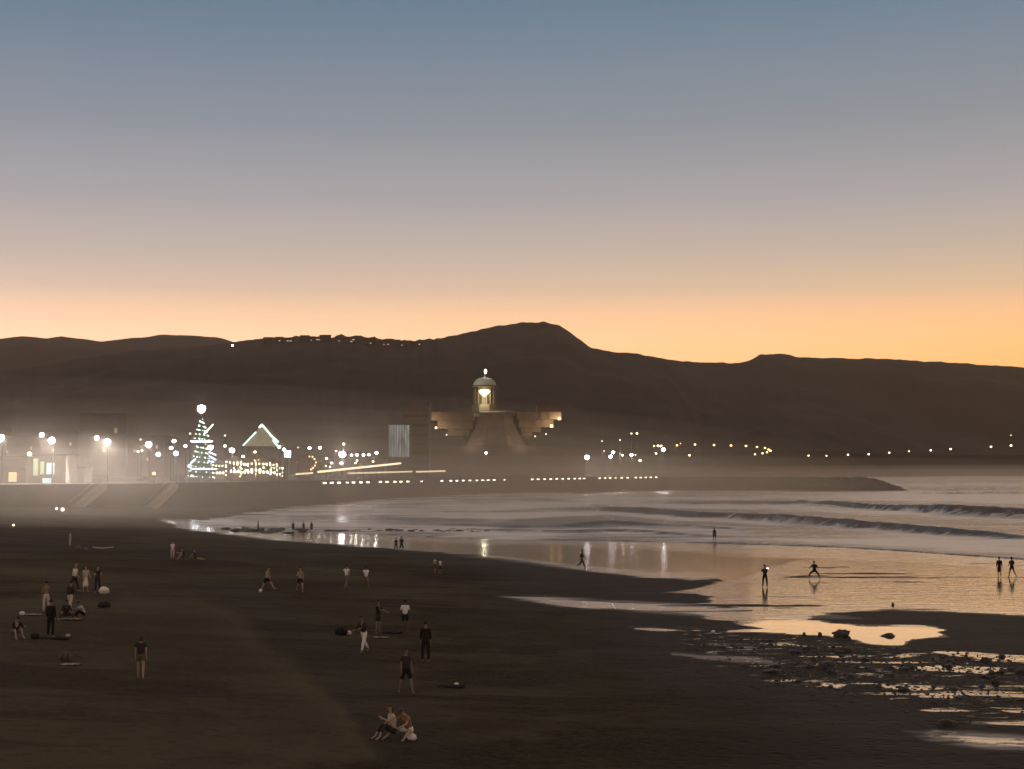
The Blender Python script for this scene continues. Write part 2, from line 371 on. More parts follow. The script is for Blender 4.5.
def build_beach():
    py = np.concatenate([np.arange(1500, 830, -25), np.arange(830, 540, -.8), np.arange(540, 508, -.5), np.arange(508, 484, -.7)])
    px = np.concatenate([np.arange(-700, -80, 20), np.arange(-80, 1110, 2.5), np.arange(1110, 1720, 20)])
    PX, PY = np.meshgrid(px, py)
    u = (H / 2 - PY) / F; rz = spn + u * cp; ry = cp - u * spn; t = -CAMZ / rz
    X, Y = (PX - W / 2) / F * t, ry * t
    Z = beach_z(X, Y)
    d = edge_dist(X, Y)
    film = np.zeros(X.shape)
    for st, soft, poly in FILM:
        sd = poly_sd(PX, PY, poly, 3.0)
        film = np.maximum(film, st * sstep(-soft * 2.2, soft * (2.2 if len(poly) < 30 else 4), sd))
    front = interp(FRONT, px)[None]
    foam = np.zeros(X.shape)
    # spent foam sheets left on the flat
    for st, soft, poly in [
        (.62, 5, [(600, 541), (720, 543), (800, 545), (900, 550), (1010, 558), (1300, 582), (1300, 590), (1010, 568), (900, 561), (840, 559), (790, 556), (740, 553), (680, 549), (620, 545)]),
        (.55, 4, [(380, 536), (480, 540), (600, 541), (640, 544), (560, 544), (470, 542), (400, 539)]),
        (.50, 6, [(500, 598), (545, 597), (600, 600), (690, 604), (760, 612), (830, 614), (860, 618), (780, 618), (700, 616), (620, 610), (560, 607)]),
        (.42, 4, [(455, 556), (500, 556), (560, 563), (640, 571), (720, 573), (715, 580), (640, 577), (570, 569), (500, 560)]),
        (.50, 4, [(700, 592), (730, 580), (775, 569), (790, 566), (770, 573), (730, 584), (712, 594)]),
        (.45, 6, [(800, 600), (860, 603), (940, 604), (1024, 609), (1300, 620), (1300, 630), (1024, 615), (940, 611), (860, 609)]),
        (.40, 7, [(905, 731), (970, 731), (1020, 735), (1300, 740), (1300, 756), (1020, 751), (980, 748), (930, 741)]),
        (.30, 4, [(628, 627), (660, 628), (690, 631), (660, 631)]), (.34, 5, [(672, 653), (760, 657), (780, 664), (705, 660)]),
        (.5, 4, [(230, 533), (300, 538), (380, 541), (300, 542), (240, 537)]),
    ]:
        foam = np.maximum(foam, st * sstep(-soft, soft, poly_sd(PX, PY, poly, 3.0)))
    damp = sstep(14, -2, d + fbm((X * .35).ravel(), (Y * .12).ravel(), .35, 5).reshape(X.shape) * 5)
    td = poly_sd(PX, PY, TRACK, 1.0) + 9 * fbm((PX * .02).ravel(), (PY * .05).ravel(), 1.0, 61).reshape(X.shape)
    track_lit = .75 * sstep(-8, 10, td) * (.25 + .75 * np.exp(-np.clip(td - 8, 0, 1e3) / 38))
    lit_band = np.exp(-((PY - 590 - 6 * np.sin(PX / 70)) / 9) ** 2) * sstep(520, 300, PX)  # lamplight around the left group, painted as paler olive sand
    track_lit = np.maximum(track_lit, lit_band * (.5 + .35 * sstep(190, 60, PX)))
    gully = sstep(-14, 2, poly_sd(PX, PY, [(196, 604), (222, 612), (282, 655), (352, 720), (390, 780), (470, 800), (420, 720), (340, 650), (270, 606), (230, 598)], 1.0))
    damp = np.maximum(damp, .38 * gully)
    damp = np.maximum(damp, .45 * np.exp(-((PY - 556 - PX * .02) / 9) ** 2) * sstep(420, 300, PX))
    rock = sstep(-10, 12, poly_sd(PX, PY, ROCKZONE, 3.0))
    rip = 1.25 - 1.05 * sstep(-6, 6, poly_sd(PX, PY, [(770, 618), (870, 624), (955, 628), (955, 640), (880, 648), (720, 634)], 3.0))
    wv = 3.0 * np.sin(PX / 37 + PY / 3) + 2 * np.sin(PX / 13 - PY / 2)
    calm = (sstep(-5, 9, poly_sd(PX, PY + wv * .25, [(300, 536), (500, 545), (620, 547), (700, 552), (780, 556), (824, 557.5), (790, 562), (760, 572), (722, 584), (700, 592), (620, 575), (520, 562), (400, 552)], 3.0)))
    calm = calm[0] if isinstance(calm, tuple) else calm
    st_ = fbm((X * .05).ravel(), (Y * .8).ravel(), 1.0, 51).reshape(X.shape)
    bar2 = np.maximum(.85 * sstep(-4, 5, poly_sd(PX, PY + wv * .3, [(800, 566), (880, 562.5), (1010, 563), (1300, 566), (1300, 569), (1010, 566), (900, 566), (830, 568.5)], 3.0)),
                      .95 * sstep(-4, 5, poly_sd(PX, PY + wv * .3, [(770, 576), (830, 571.5), (900, 573.5), (1020, 574.5), (1300, 578), (1300, 582), (1010, 577.5), (940, 581.5), (870, 580.5), (800, 583)], 3.0)))
    film = film - .62 * bar2 * sstep(-.5, .3, st_)
    rip = rip * (1 - .93 * calm)
    # low bars of damp sand surfacing in the shallow film
    bars = fbm((X * .10).ravel(), (Y * .42).ravel(), 1.0, 44).reshape(X.shape)
    film = film - .75 * sstep(.12, .38, bars) * sstep(590, 600, PY) * sstep(626, 612, PY) * sstep(620, 690, PX) * sstep(860, 780, PX)
    o = grid_obj('beach', X, Y, Z + 0, beach_mat(), dict(film=film, calm=calm, foam=foam, damp=damp, track_lit=track_lit, rock=rock, ripple=rip))
    tag(o, kind='structure')
build_beach()

# ------------------------------------------------------------------ sea
def sea_mat():
    m = bpy.data.materials.new('sea_water'); m.use_nodes = True; t = m.node_tree; n = t.nodes; l = t.links
    b = n['Principled BSDF']
    fa = n.new('ShaderNodeAttribute'); fa.attribute_name = 'foam'
    co = n.new('ShaderNodeTexCoord').outputs['Object']
    def nz(scale, st, det=6, rough=.62, warp=.6):
        mp = n.new('ShaderNodeMapping'); mp.inputs['Scale'].default_value = st; l.new(co, mp.inputs[0])
        x = n.new('ShaderNodeTexNoise'); x.inputs['Scale'].default_value = scale; x.inputs['Detail'].default_value = det; x.inputs['Roughness'].default_value = rough; x.inputs['Distortion'].default_value = warp
        l.new(mp.outputs[0], x.inputs[0]); return x.outputs[0]
    def mth(op, a, b_):
        x = n.new('ShaderNodeMath'); x.operation = op
        for i, v in enumerate((a, b_)):
            if isinstance(v, (int, float)): x.inputs[i].default_value = v
            else: l.new(v, x.inputs[i])
        return x.outputs[0]
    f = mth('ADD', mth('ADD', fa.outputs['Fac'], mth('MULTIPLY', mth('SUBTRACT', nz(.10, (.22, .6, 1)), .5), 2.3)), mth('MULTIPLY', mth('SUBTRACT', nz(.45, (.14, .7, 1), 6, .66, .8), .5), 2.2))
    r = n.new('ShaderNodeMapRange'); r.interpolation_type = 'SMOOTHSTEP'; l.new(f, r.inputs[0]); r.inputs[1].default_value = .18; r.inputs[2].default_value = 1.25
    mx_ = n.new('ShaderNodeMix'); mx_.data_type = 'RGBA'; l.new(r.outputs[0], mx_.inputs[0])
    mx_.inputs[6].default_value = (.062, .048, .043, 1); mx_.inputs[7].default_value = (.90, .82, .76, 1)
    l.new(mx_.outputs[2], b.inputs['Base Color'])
    b.inputs['IOR'].default_value = 1.33
    l.new(mth('ADD', mth('MULTIPLY', r.outputs[0], .10), .24), b.inputs['Roughness'])
    bp = n.new('ShaderNodeBump'); bp.inputs['Strength'].default_value = .8; bp.inputs['Distance'].default_value = 1
    l.new(mth('MULTIPLY', nz(.35, (.35, 1, 1)), .8), bp.inputs['Height']); l.new(bp.outputs[0], b.inputs['Normal'])
    return m
CX = [180, 300, 400, 500, 600, 700, 800, 900, 1024]
# bands of white water (+) and dark wave faces (-): centre line per column, half thickness, value, crest height
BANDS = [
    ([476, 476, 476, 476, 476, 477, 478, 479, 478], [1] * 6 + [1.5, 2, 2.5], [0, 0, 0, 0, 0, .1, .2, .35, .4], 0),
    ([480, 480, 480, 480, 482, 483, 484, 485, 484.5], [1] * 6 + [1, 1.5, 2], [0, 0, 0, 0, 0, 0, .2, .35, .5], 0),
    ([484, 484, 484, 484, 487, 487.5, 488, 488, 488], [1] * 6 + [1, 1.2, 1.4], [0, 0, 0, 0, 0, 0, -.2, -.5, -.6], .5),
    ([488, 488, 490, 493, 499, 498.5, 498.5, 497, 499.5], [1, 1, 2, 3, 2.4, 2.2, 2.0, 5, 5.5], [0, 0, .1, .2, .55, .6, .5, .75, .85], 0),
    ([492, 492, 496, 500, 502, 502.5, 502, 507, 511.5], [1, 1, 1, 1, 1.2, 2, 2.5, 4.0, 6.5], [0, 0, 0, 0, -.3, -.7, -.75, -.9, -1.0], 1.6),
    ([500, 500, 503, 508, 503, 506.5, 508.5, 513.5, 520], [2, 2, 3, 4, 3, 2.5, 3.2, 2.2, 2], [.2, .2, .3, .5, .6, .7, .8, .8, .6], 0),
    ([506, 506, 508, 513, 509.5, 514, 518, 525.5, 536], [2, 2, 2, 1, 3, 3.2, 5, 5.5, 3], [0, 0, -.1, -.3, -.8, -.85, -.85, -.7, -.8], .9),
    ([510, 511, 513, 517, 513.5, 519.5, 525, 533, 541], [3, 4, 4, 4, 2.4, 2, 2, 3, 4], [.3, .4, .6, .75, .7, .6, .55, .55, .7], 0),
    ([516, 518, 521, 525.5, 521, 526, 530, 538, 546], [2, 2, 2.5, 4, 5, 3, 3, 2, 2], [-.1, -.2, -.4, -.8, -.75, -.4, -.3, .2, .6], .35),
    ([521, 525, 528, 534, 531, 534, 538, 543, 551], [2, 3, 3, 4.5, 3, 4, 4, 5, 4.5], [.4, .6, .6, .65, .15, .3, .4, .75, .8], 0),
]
WAVES = [[(790, 503, 0), (830, 504.5, 4.5), (860, 508, 6), (900, 511, 8), (960, 514.5, 10), (1024, 518, 13), (1100, 524, 14), (1300, 535, 12)],
         [(570, 509, 0), (600, 511, 4), (640, 512.5, 6), (700, 517.5, 6.5), (760, 520.5, 8), (800, 523.5, 9.5), (850, 527, 9), (900, 531, 9), (960, 535.5, 7), (1024, 539.5, 5), (1200, 552, 5)],
         [(640, 503, 0), (690, 504, 2.5), (800, 503.5, 3), (830, 503, 0)],
         [(860, 489, 0), (900, 489.5, 2), (960, 490, 2.2), (1024, 490, 2.2), (1200, 491, 2)],
         [(900, 493, 0), (950, 493.5, 2), (1100, 494.5, 2.2)],
         [(430, 525, 0), (470, 526, 2), (520, 528.5, 3), (560, 527, 3), (610, 524, 4), (680, 527, 2.5), (740, 530, 2), (790, 530, 0)],
         [(430, 530.5, 0), (480, 531, 2.5), (560, 533, 3), (620, 531.5, 3), (700, 536.5, 2), (760, 539, 0)]]
def build_sea():
    k = np.concatenate([np.linspace(0, .06, 16), np.linspace(.06, 1, 400)[1:]])
    px = np.concatenate([np.arange(-300, 100, 10), np.arange(100, 1080, 3.0), np.arange(1080, 1500, 12)])
    front = interp(FRONT, px)
    front = np.where(px > 1250, 580, front)
    yt = 469.0 + CAMZ * F / 2400
    PX, K = np.meshgrid(px, k)
    PY = front[None] * (1 - K) + yt * K
    u = (H / 2 - PY) / F; rz = spn + u * cp; ry = cp - u * spn; t = -CAMZ / rz
    X, Y = (PX - W / 2) / F * t, ry * t
    foam = np.full(X.shape, .50); Z = np.zeros(X.shape)
    wob = fbm((PX * .02).ravel(), (PY * .05).ravel(), 1.0, 21).reshape(X.shape) * 1.3
    for yc, hw, val, hgt in BANDS:
        c = np.interp(px, CX, yc)[None]; h_ = np.interp(px, CX, hw)[None]; v = np.interp(px, CX, val)[None]
        q = (PY + wob - c) / h_
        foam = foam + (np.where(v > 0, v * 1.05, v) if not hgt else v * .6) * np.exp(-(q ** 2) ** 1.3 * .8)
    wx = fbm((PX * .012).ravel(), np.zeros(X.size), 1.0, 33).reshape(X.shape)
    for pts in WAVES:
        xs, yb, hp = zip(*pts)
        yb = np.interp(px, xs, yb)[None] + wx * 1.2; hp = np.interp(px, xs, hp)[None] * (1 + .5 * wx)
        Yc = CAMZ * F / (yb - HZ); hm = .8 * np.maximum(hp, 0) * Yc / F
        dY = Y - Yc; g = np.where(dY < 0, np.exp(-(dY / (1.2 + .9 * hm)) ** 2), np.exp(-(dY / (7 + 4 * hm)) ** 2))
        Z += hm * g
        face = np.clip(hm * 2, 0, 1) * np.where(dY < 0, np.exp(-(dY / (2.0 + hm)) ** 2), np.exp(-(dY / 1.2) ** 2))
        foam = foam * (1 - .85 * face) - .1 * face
        foam += np.clip(hm, 0, 1) * .55 * np.exp(-((dY - 6 - 3 * hm) / (3.5 + 2 * hm)) ** 2)
    foam *= sstep(471, 477, PY) * .9 + .1
    edge = (PY - front[None])
    Z += .10 * sstep(0, -1.2, edge) - .12 * (K < 1e-6) + .02
    Z += fbm((X * .04).ravel(), (Y * .10).ravel(), 1.0, 5).reshape(X.shape) * .16 * sstep(0, -8, edge)
    foam = np.where(edge > -.5, np.maximum(foam, .35), foam)
    o = grid_obj('sea', X, Y, Z, sea_mat(), dict(foam=foam)); tag(o, kind='structure')
build_sea()

# ------------------------------------------------------------------ breakwater, sea wall
def dg_update():
    bpy.context.view_layer.update(); return bpy.context.evaluated_depsgraph_get()
DG = dg_update()
def land_hit(px, py):
    r = ray(px, py).normalized()
    o = Vector((0, 0, CAMZ)) + r * 260
    ok, loc, *_ = S.ray_cast(DG, o, r)
    return loc if ok else at(px, py, 1500)
def down(x, y):
    ok, loc, *_ = S.ray_cast(DG, Vector((x, y, 900)), Vector((0, 0, -1)))
    return loc.z if ok else 6.0

m_conc = mat('sea_wall_concrete', (.09, .075, .06), .9, .25, .35, .3)
m_dconc = mat('dark_concrete', (.10, .085, .075), .9, .25, .3)
m_rock = mat('wet_dark_rock', (.035, .030, .028), .45, .4, 6, .5, spec=.5)
m_armour = mat('breakwater_rock', (.075, .065, .06), .85, .5, .5, .6)
def slight(name, loc, power, color, rad, parent, tilt=0, cone=136):
    l = bpy.data.lights.new(name, 'SPOT'); l.energy = power; l.color = color; l.shadow_soft_size = rad; l.spot_size = R(cone); l.spot_blend = .35
    o = bpy.data.objects.new(name, l); COL.objects.link(o); o.location = loc; o.parent = parent; o.rotation_euler = (R(-tilt), 0, 0); return o
def sea_wall():
    bm = BM(); px = np.arange(-200, 669, 8.0)
    rows = []
    for x in px:
        D = float(wall_D(x)); X = (x - W / 2) / F * D
        sec = [(-.0, -1.5), (.0, 5.9), (-.25, 5.9), (-.25, 6.25), (.9, 6.25), (.9, 6.0)]
        rows.append([bm.verts.new((X, D + a, z)) for a, z in sec])
    for a, b in zip(rows, rows[1:]):
        for i in range(len(a) - 1): bm.faces.new((a[i], b[i], b[i + 1], a[i + 1]))
    o = obj('sea_wall', bm, m_conc); bmesh_fix(o)
    tag(o, 'long grey concrete sea wall between the beach and the lit promenade', 'sea wall')
def bmesh_fix(o):
    bm = BM(); bm.from_mesh(o.data); bmesh.ops.recalc_face_normals(bm, faces=bm.faces); bm.to_mesh(o.data); bm.free()
sea_wall()
def breakwater():
    bm = BM(); n = 150; m_ = 12; rows = []
    for i in range(n):
        t = i / (n - 1); px_ = 600 + (908 - 600) * t; D = 668 - 26 * t
        top = 6.0 * (1 - max(0, (px_ - 866) / 42) ** 1.3) + .1
        X = (px_ - W / 2) / F * D; row = []
        for j in range(m_):
            a = j / (m_ - 1); y = D - 9 + 20 * a
            z = -1 + (top + 1) * max(0, 1 - abs(a - .5) / .5) ** .55
            q = Vector((X, y, z)); nn = noise.noise(q * .55) * .7 + noise.noise(q * 1.7) * .3
            row.append(bm.verts.new((X, y + nn * .8, z + nn * .75)))
        rows.append(row)
    for a, b in zip(rows, rows[1:]):
        for j in range(m_ - 1): bm.faces.new((a[j], b[j], b[j + 1], a[j + 1]))
    o = obj('breakwater', bm, m_armour)
    tag(o, 'low dark rock breakwater running out into the surf right of the sea wall lights', 'breakwater')
breakwater()
# lights let into the wall
m_dot = emat('wall_light_glow', (1, .84, .58), 5)
m_case = mat('lamp_casing', (.05, .05, .05), .6)
def wall_light():
    t = thing('wall_light', 'small warm light in the long dotted row along the face of the sea wall', 'wall light', group='lights along the sea wall')
    b = BM(); box(b, 0, .10, 0, 1.75, .2, .62); obj('casing', b, m_case, t)
    b = BM(); box(b, 0, -.04, 0, 1.5, .12, .42); obj('lens', b, m_dot, t); return t
wl = wall_light()
DOTS = [323.6, 330.6, 338, 346.6, 352.5, 360, 367, 379.5, 386, 394, 400, 407, 421, 441, 450, 456, 462.5, 469, 476, 482, 487.5, 493.5, 504,
        531.6, 537.5, 544, 550, 556, 562, 568, 574, 579, 583.5, 599, 604.5, 609.5, 615, 621, 627, 635, 640, 645, 650, 655.5]
for i, x in enumerate(DOTS):
    o = wl if i == 0 else copy_tree(wl)
    D = float(wall_D(x)) - .22; y = 483 + (477.2 - 483) * (x - 323) / (656 - 323)
    o.location = at(x, y, D); s = .75 if x in (346.6, 421, 504, 615) else 1.0
    o.scale = (s, s, s)

# ------------------------------------------------------------------ lamps
m_pole = mat('painted_steel_pole', (.02, .02, .02), .5, .1, 2)
HEADS = {'w': emat('lamp_white', (.97, .95, 1.0), 30), 'W': emat('lamp_warm', (1, .80, .52), 9), 'o': emat('lamp_orange', (1, .58, .20), 4.5),
         'p': emat('lamp_flood', (1, .92, .97), 60), 'g': emat('lamp_green', (.25, 1, .2), 8), 'r': emat('lamp_red', (1, .3, .12), 10), 'd': emat('lamp_dim', (1, .85, .68), 3.0)}
COLR = {'w': (.95, .95, 1), 'W': (1, .8, .5), 'o': (1, .6, .22), 'p': (1, .9, .85), 'g': (.3, 1, .3), 'r': (1, .4, .2), 'd': (1, .85, .7)}
PW = .35
def street_lamp(px, py, D, r, kind='w', power=0, label=None, group=None, cat='street lamp', base=None, name='street_lamp'):
    p = at(px, py, D); z0 = down(p.x, p.y) if base is None else base
    z0 = min(z0, p.z - 1.5)
    r *= .8; t = thing(name, label, cat, (p.x, p.y, z0), 0, group); h = p.z - z0
    b = BM(); tube(b, [(0, .3, 0), (0, .3, h * .96)], [.11, .06], 6); tube(b, [(0, .3, h * .96), (0, .1, h + .1), (0, -.05, h + r * .5)], .045, 5)
    lathe(b, [(.2, 0), (.2, .35), (.11, .5)], 8, (0, .3, 0)); obj('pole', b, m_pole, t)
    b = BM(); ball(b, (0, 0, h), r, (1, 1, .85)); obj('lamp_head', b, HEADS[kind], t, True)
    if power: slight('lamp_light', (0, -.2, h - r), power * PW, COLR[kind], max(.25, r * .8), t)
    return t
def omni(t, power, c):
    hd = [o for o in t.children if o.name.startswith('lamp_head')][0]; z = max(v.co.z for v in hd.data.vertices)
    plight('lamp_glow', (0, -.5, z + .3), power * PW, c, .3, t)
def flood_mast(px, py, px2, py2, D, power, label):
    p = at(px, py, D); z0 = down(p.x, p.y); q = at(px2, py2, D)
    t = thing('floodlight_mast', label, 'floodlight', (p.x, p.y, z0)); h = p.z - z0
    b = BM(); tube(b, [(0, .6, 0), (0, .6, h + .3)], [.2, .1], 8); tube(b, [(0, .55, h), (q.x - p.x, .55, q.z - z0)], .06, 5); obj('pole', b, m_pole, t)
    for (x, z, r) in ((0, h, .75), (q.x - p.x, q.z - z0, .5)):
        b = BM(); lathe(b, [(.0, -.25), (r * .7, -.2), (r, .12), (r * .6, .5), (0, .55)], 12)
        bmesh.ops.rotate(b, verts=b.verts, cent=(0, 0, 0), matrix=Matrix.Rotation(R(-62), 3, 'X')); bmesh.ops.translate(b, verts=b.verts, vec=(x, .1, z)); hd = obj('housing', b, m_pole, t)
        b = BM(); ball(b, (x, -.25, z), r * .95, (1, .6, 1)); obj('lens', b, HEADS['p'], t, True)
    slight('flood_light', (0, -1.4, h), power * 1.9 * PW, COLR['p'], .6, t, 40, 120)
flood_mast(1.5, 438, -9, 434, 335, 26000, 'bright floodlight cut by the left edge of the picture')
flood_mast(52, 440.5, 42, 435, 336, 34000, 'bright pinkish floodlight mast above the green-lit kiosk')
flood_mast(107.5, 442, 97, 438, 345, 44000, 'bright floodlight mast standing alone between the kiosk and the lit tree')
flood_mast(149, 444.5, 158.5, 454.5, 372, 14000, 'smaller floodlight mast half way between the lone mast and the lit tree')
TL = 'white promenade lamp around the lit tree and stalls'
for px, py, r, k, pw in [(174, 441, .6, 'w', 4000), (171, 448, .55, 'w', 0), (176, 453.5, .8, 'w', 9000), (185.5, 446, .45, 'w', 0), (210.5, 447.5, .8, 'p', 12000), (232, 450.5, .85, 'w', 14000),
                         (225, 446, .45, 'W', 0), (225, 435.5, .3, 'd', 0), (190, 433.5, .3, 'd', 0), (140.5, 439.5, .3, 'd', 0), (138, 451.5, .35, 'W', 0), (142, 450.5, .3, 'W', 0),
                         (279, 447, .45, 'w', 0), (284, 449.5, .5, 'w', 3000), (243, 456.5, .4, 'w', 0), (255, 452, .4, 'W', 0)]:
    street_lamp(px, py, 385, r, k, pw, TL, 'lamps around the lit tree')
t = street_lamp(154, 473.5, 352, .5, 'o', 800, 'low orange lamp on the promenade above the second beach ramp', None)
street_lamp(283, 467.5, 405, .55, 'g', 1200, 'small green light to the right of the festive tent', None, 'light')
ML = 'small white lamp between the festive tent and the striped facade'
for px, py, r, k, pw in [(298, 447.5, .3, 'd', 0), (309.5, 448, .55, 'w', 2500), (320, 447.8, .6, 'w', 2500), (343.7, 444, .5, 'W', 0), (351.5, 455.2, .5, 'w', 0), (357, 455, .55, 'w', 0), (363.5, 455, .5, 'w', 0), (369, 454.8, .45, 'w', 0), (376.5, 453, .6, 'w', 2500),
                         (326.5, 458.5, .5, 'W', 0), (331.5, 463, .5, 'W', 0), (341.5, 463.3, .55, 'w', 0), (357, 460.5, .4, 'W', 0), (355.5, 463, .35, 'W', 0), (373, 461.5, .4, 'W', 0), (326, 466, .4, 'd', 0), (330, 467, .4, 'd', 0), (336, 451, .35, 'o', 0)]:
    q = street_lamp(px, py, 470, r, k, pw, ML, 'small lamps left of the striped facade')
    if px in (351.5, 357, 363.5, 331.5, 376.5): omni(q, 550, (1, .9, .7))
omni(street_lamp(342.3, 454.5, 470, 1.35, 'p', 38000, 'brightest lamp between the festive tent and the striped facade', None), 9000, (1, .92, .85))
street_lamp(486, 453, 640, .62, 'w', 2500, 'single white lamp in front of the hall with the lit dome', None)
RL = 'small lamp on the land to the right of the hall'
for px, py, r, k, pw in [(573, 449, .55, 'W', 0), (602, 441, .35, 'd', 0), (620, 440, .4, 'd', 0), (631.5, 433.5, .5, 'd', 0), (637, 433.5, .55, 'W', 0), (635.5, 455, .4, 'd', 0), (604, 451, .35, 'd', 0),
                         (654, 446, .5, 'o', 0), (658, 445.8, .6, 'W', 0), (661, 445.7, .5, 'o', 0), (656, 453.5, .5, 'W', 0), (640, 460.5, .75, 'W', 2000)]:
    street_lamp(px, py, 690, r, k, pw, RL, 'lamps right of the hall')
omni(street_lamp(587, 457.3, 690, 1.35, 'p', 60000, 'big round white lamp first on the right of the hall', None), 30000, (1, .93, .9))
street_lamp(610.5, 456.5, 690, .95, 'p', 16000, 'leaning bright white lamp second on the right of the hall', None)
street_lamp(613, 452.5, 694, .85, 'p', 0, 'lamp directly above the leaning bright white lamp', None)
street_lamp(631.5, 455, 690, .9, 'w', 9000, 'medium white lamp midway between the big round lamp and the orange road lamps', None)
omni(street_lamp(663.5, 449.7, 690, 1.15, 'p', 26000, 'bright white lamp at the left end of the orange road lamps', None), 24000, (1, .92, .8))
omni(street_lamp(622.5, 455.5, 690, .5, 'W', 0, 'small yellowish lamp between the leaning lamp and the medium white lamp', None), 24000, (1, .95, .55))
def far_lamp(px, py, r, k, label, group, pw=0):
    hit = land_hit(px, py + 5); D = hit.y
    return street_lamp(px, py, D - .5, r * .85 * D / F, k, pw, label, group, base=hit.z - .5)
OL = 'orange lamp on the curving coast road across the water'
for px, py, r in [(677, 445.3, 2.0), (680.5, 443.5, 1.0), (695, 444.6, 2.1), (714, 445, 2.1), (731, 445.5, 2.1), (746, 446, 2.1), (757, 447, 1.9), (765, 448, 1.9), (768.5, 449.5, 1.9), (770.5, 450.8, 2.1), (767, 452.2, 1.9), (762.5, 453.3, 1.9), (755, 454.3, 1.9)]:
    far_lamp(px, py, r * .8, 'o', OL, 'orange lamps of the coast road')
far_lamp(689.5, 455.3, 1.4, 'W', 'lone white lamp just under the orange coast road lamps', None)
FL = 'lone small lamp on the far shore right of the curving road'
for px, py, r in [(808.5, 455.6, 1.0), (826.5, 455.7, .9), (848, 454.7, 1.2), (868.7, 454.2, 1.2), (889.3, 452.7, 1.1), (909, 451.3, .8), (930.7, 450.4, 1.2), (950.7, 449.1, 1.3), (991, 446.8, 1.4), (1011, 445.6, 1.5)]:
    far_lamp(px, py, r, 'W', FL, 'lamps along the far shore')
far_lamp(1011, 435.2, .8, 'd', 'dim light higher up the dark slope above the last shore lamp', None)
far_lamp(232.5, 345.3, 1.5, 'w', 'single bright light near the crest of the hill above the lit tree', None)

# ------------------------------------------------------------------ houses along the crest
m_house = mat('dark_house_wall', (.06, .05, .045), .9, .2, .2); m_hroof = mat('dark_house_roof', (.04, .033, .03), .9, .2, .2)
m_hwin = emat('house_window_glow', (1, .84, .62), .7)
def crest_house(px, w, h, lit):
    py = float(interp(RIDGE, px)); q = land_hit(px, py + 2.6); k = q.y / F
    t = thing('house', 'small dark house with lit windows on the crest of the hill', 'house', (q.x, q.y, q.z - 2), 0, 'houses on the hill crest')
    b = BM(); box(b, 0, 6, (h * k + 2) / 2, w * k, 10, h * k + 2); obj('wall', b, m_house, t)
    b = BM(); zt = h * k + 2; 
    if lit % 3 == 0:
        vs = [b.verts.new(v) for v in ((-w * k / 2 - .5, .4, zt), (w * k / 2 + .5, .4, zt), (w * k / 2 + .5, 11.6, zt), (-w * k / 2 - .5, 11.6, zt), (-w * k / 2 - .5, 6, zt + 2.2), (w * k / 2 + .5, 6, zt + 2.2))]
        for f in ((0, 1, 5, 4), (2, 3, 4, 5), (0, 4, 3), (1, 2, 5), (3, 2, 1, 0)): b.faces.new([vs[i] for i in f])
    else: box(b, 0, 6, zt + .3, w * k + .8, 10.8, .6)
    obj('roof', b, m_hroof, t)
    for i in range((lit * 7) % 3):
        b = BM(); x = (random.random() - .5) * (w * k - 3); box(b, x, .93, 2 + h * k * (.25 + .4 * random.random()), 1.6 + random.random() * 2.4, .1, 1.2); obj('window', b, m_hwin, t)
x = 267; i = 0
while x < 440:
    w = random.uniform(5, 11); crest_house(x, w, random.uniform(4.0, 6.6) * (1 if x < 415 else .7), i); x += w * random.uniform(.8, 1.6); i += 1

# ------------------------------------------------------------------ town on the left
m_town = mat('rendered_wall', (.22, .18, .14), .9, .2, .4); m_town2 = mat('brown_wall', (.16, .12, .09), .9, .25, .4)
m_roofd = mat('flat_roof', (.10, .09, .08), .9, .2, .5)
m_greenwin = emat('green_lit_window', (.62, .85, .45), .55); m_cyanwin = emat('blue_lit_window', (.6, .88, .9), .9); m_warmwin = emat('warm_lit_window', (1, .78, .42), .9)
def building(name, px0, px1, ytop, D, depth, label, cat, wins, wm=None, roof=True, canopy=None, group=None):
    a, c = at(px0, ytop, D), at(px1, ytop, D); w = c.x - a.x; xm = (a.x + c.x) / 2
    z0 = down(xm, D) - .3; h = a.z - z0
    t = thing(name, label, cat, (xm, D, z0), 0, group)
    b = BM(); box(b, 0, depth / 2, h / 2, w, depth, h); obj('wall', b, wm or m_town, t)
    if roof: b = BM(); box(b, 0, depth / 2, h + .15, w + .6, depth + .6, .3); obj('roof', b, m_roofd, t)
    for (u0, u1, v0, v1, wmat) in wins:
        ww, hh = (u1 - u0) * w, (v1 - v0) * h; xc, zc = ((u0 + u1) / 2 - .5) * w, (v0 + v1) / 2 * h
        b = BM(); box(b, xc, -.01, zc, ww, .08, hh); o = obj('window', b, wmat, t)
        b = BM(); n = max(1, int(ww / 1.2))
        for i in range(n + 1): box(b, xc - ww / 2 + ww * i / n, -.08, zc, .10, .08, hh + .2)
        box(b, xc, -.085, zc + hh / 2 + .05, ww + .2, .1, .12); box(b, xc, -.085, zc - hh / 2 - .05, ww + .2, .1, .12)
        obj('frame', b, m_case, o)
    if canopy:
        b = BM(); box(b, 0, -1.2, h * canopy, w, 2.4, .2); obj('awning', b, m_roofd, t)
    return t, w, h
t, w, h = building('kiosk', 27, 66, 455.5, 340, 9, 'green-lit promenade kiosk with glowing windows under a floodlight mast', 'kiosk',
    [(.03, .13, .1, .95, m_warmwin), (.16, .3, .3, .9, m_greenwin), (.34, .46, .35, .8, m_greenwin), (.50, .72, .35, .75, m_cyanwin), (.40, .66, .02, .22, m_cyanwin)])
plight('kiosk_light', (-w * .4, -2.5, h * .9), 900 * PW, (1, .8, .5), .3, t)
b = BM(); ball(b, (-w * .42, -.6, h + .35), .45); obj('lamp', b, HEADS['W'], t, True)
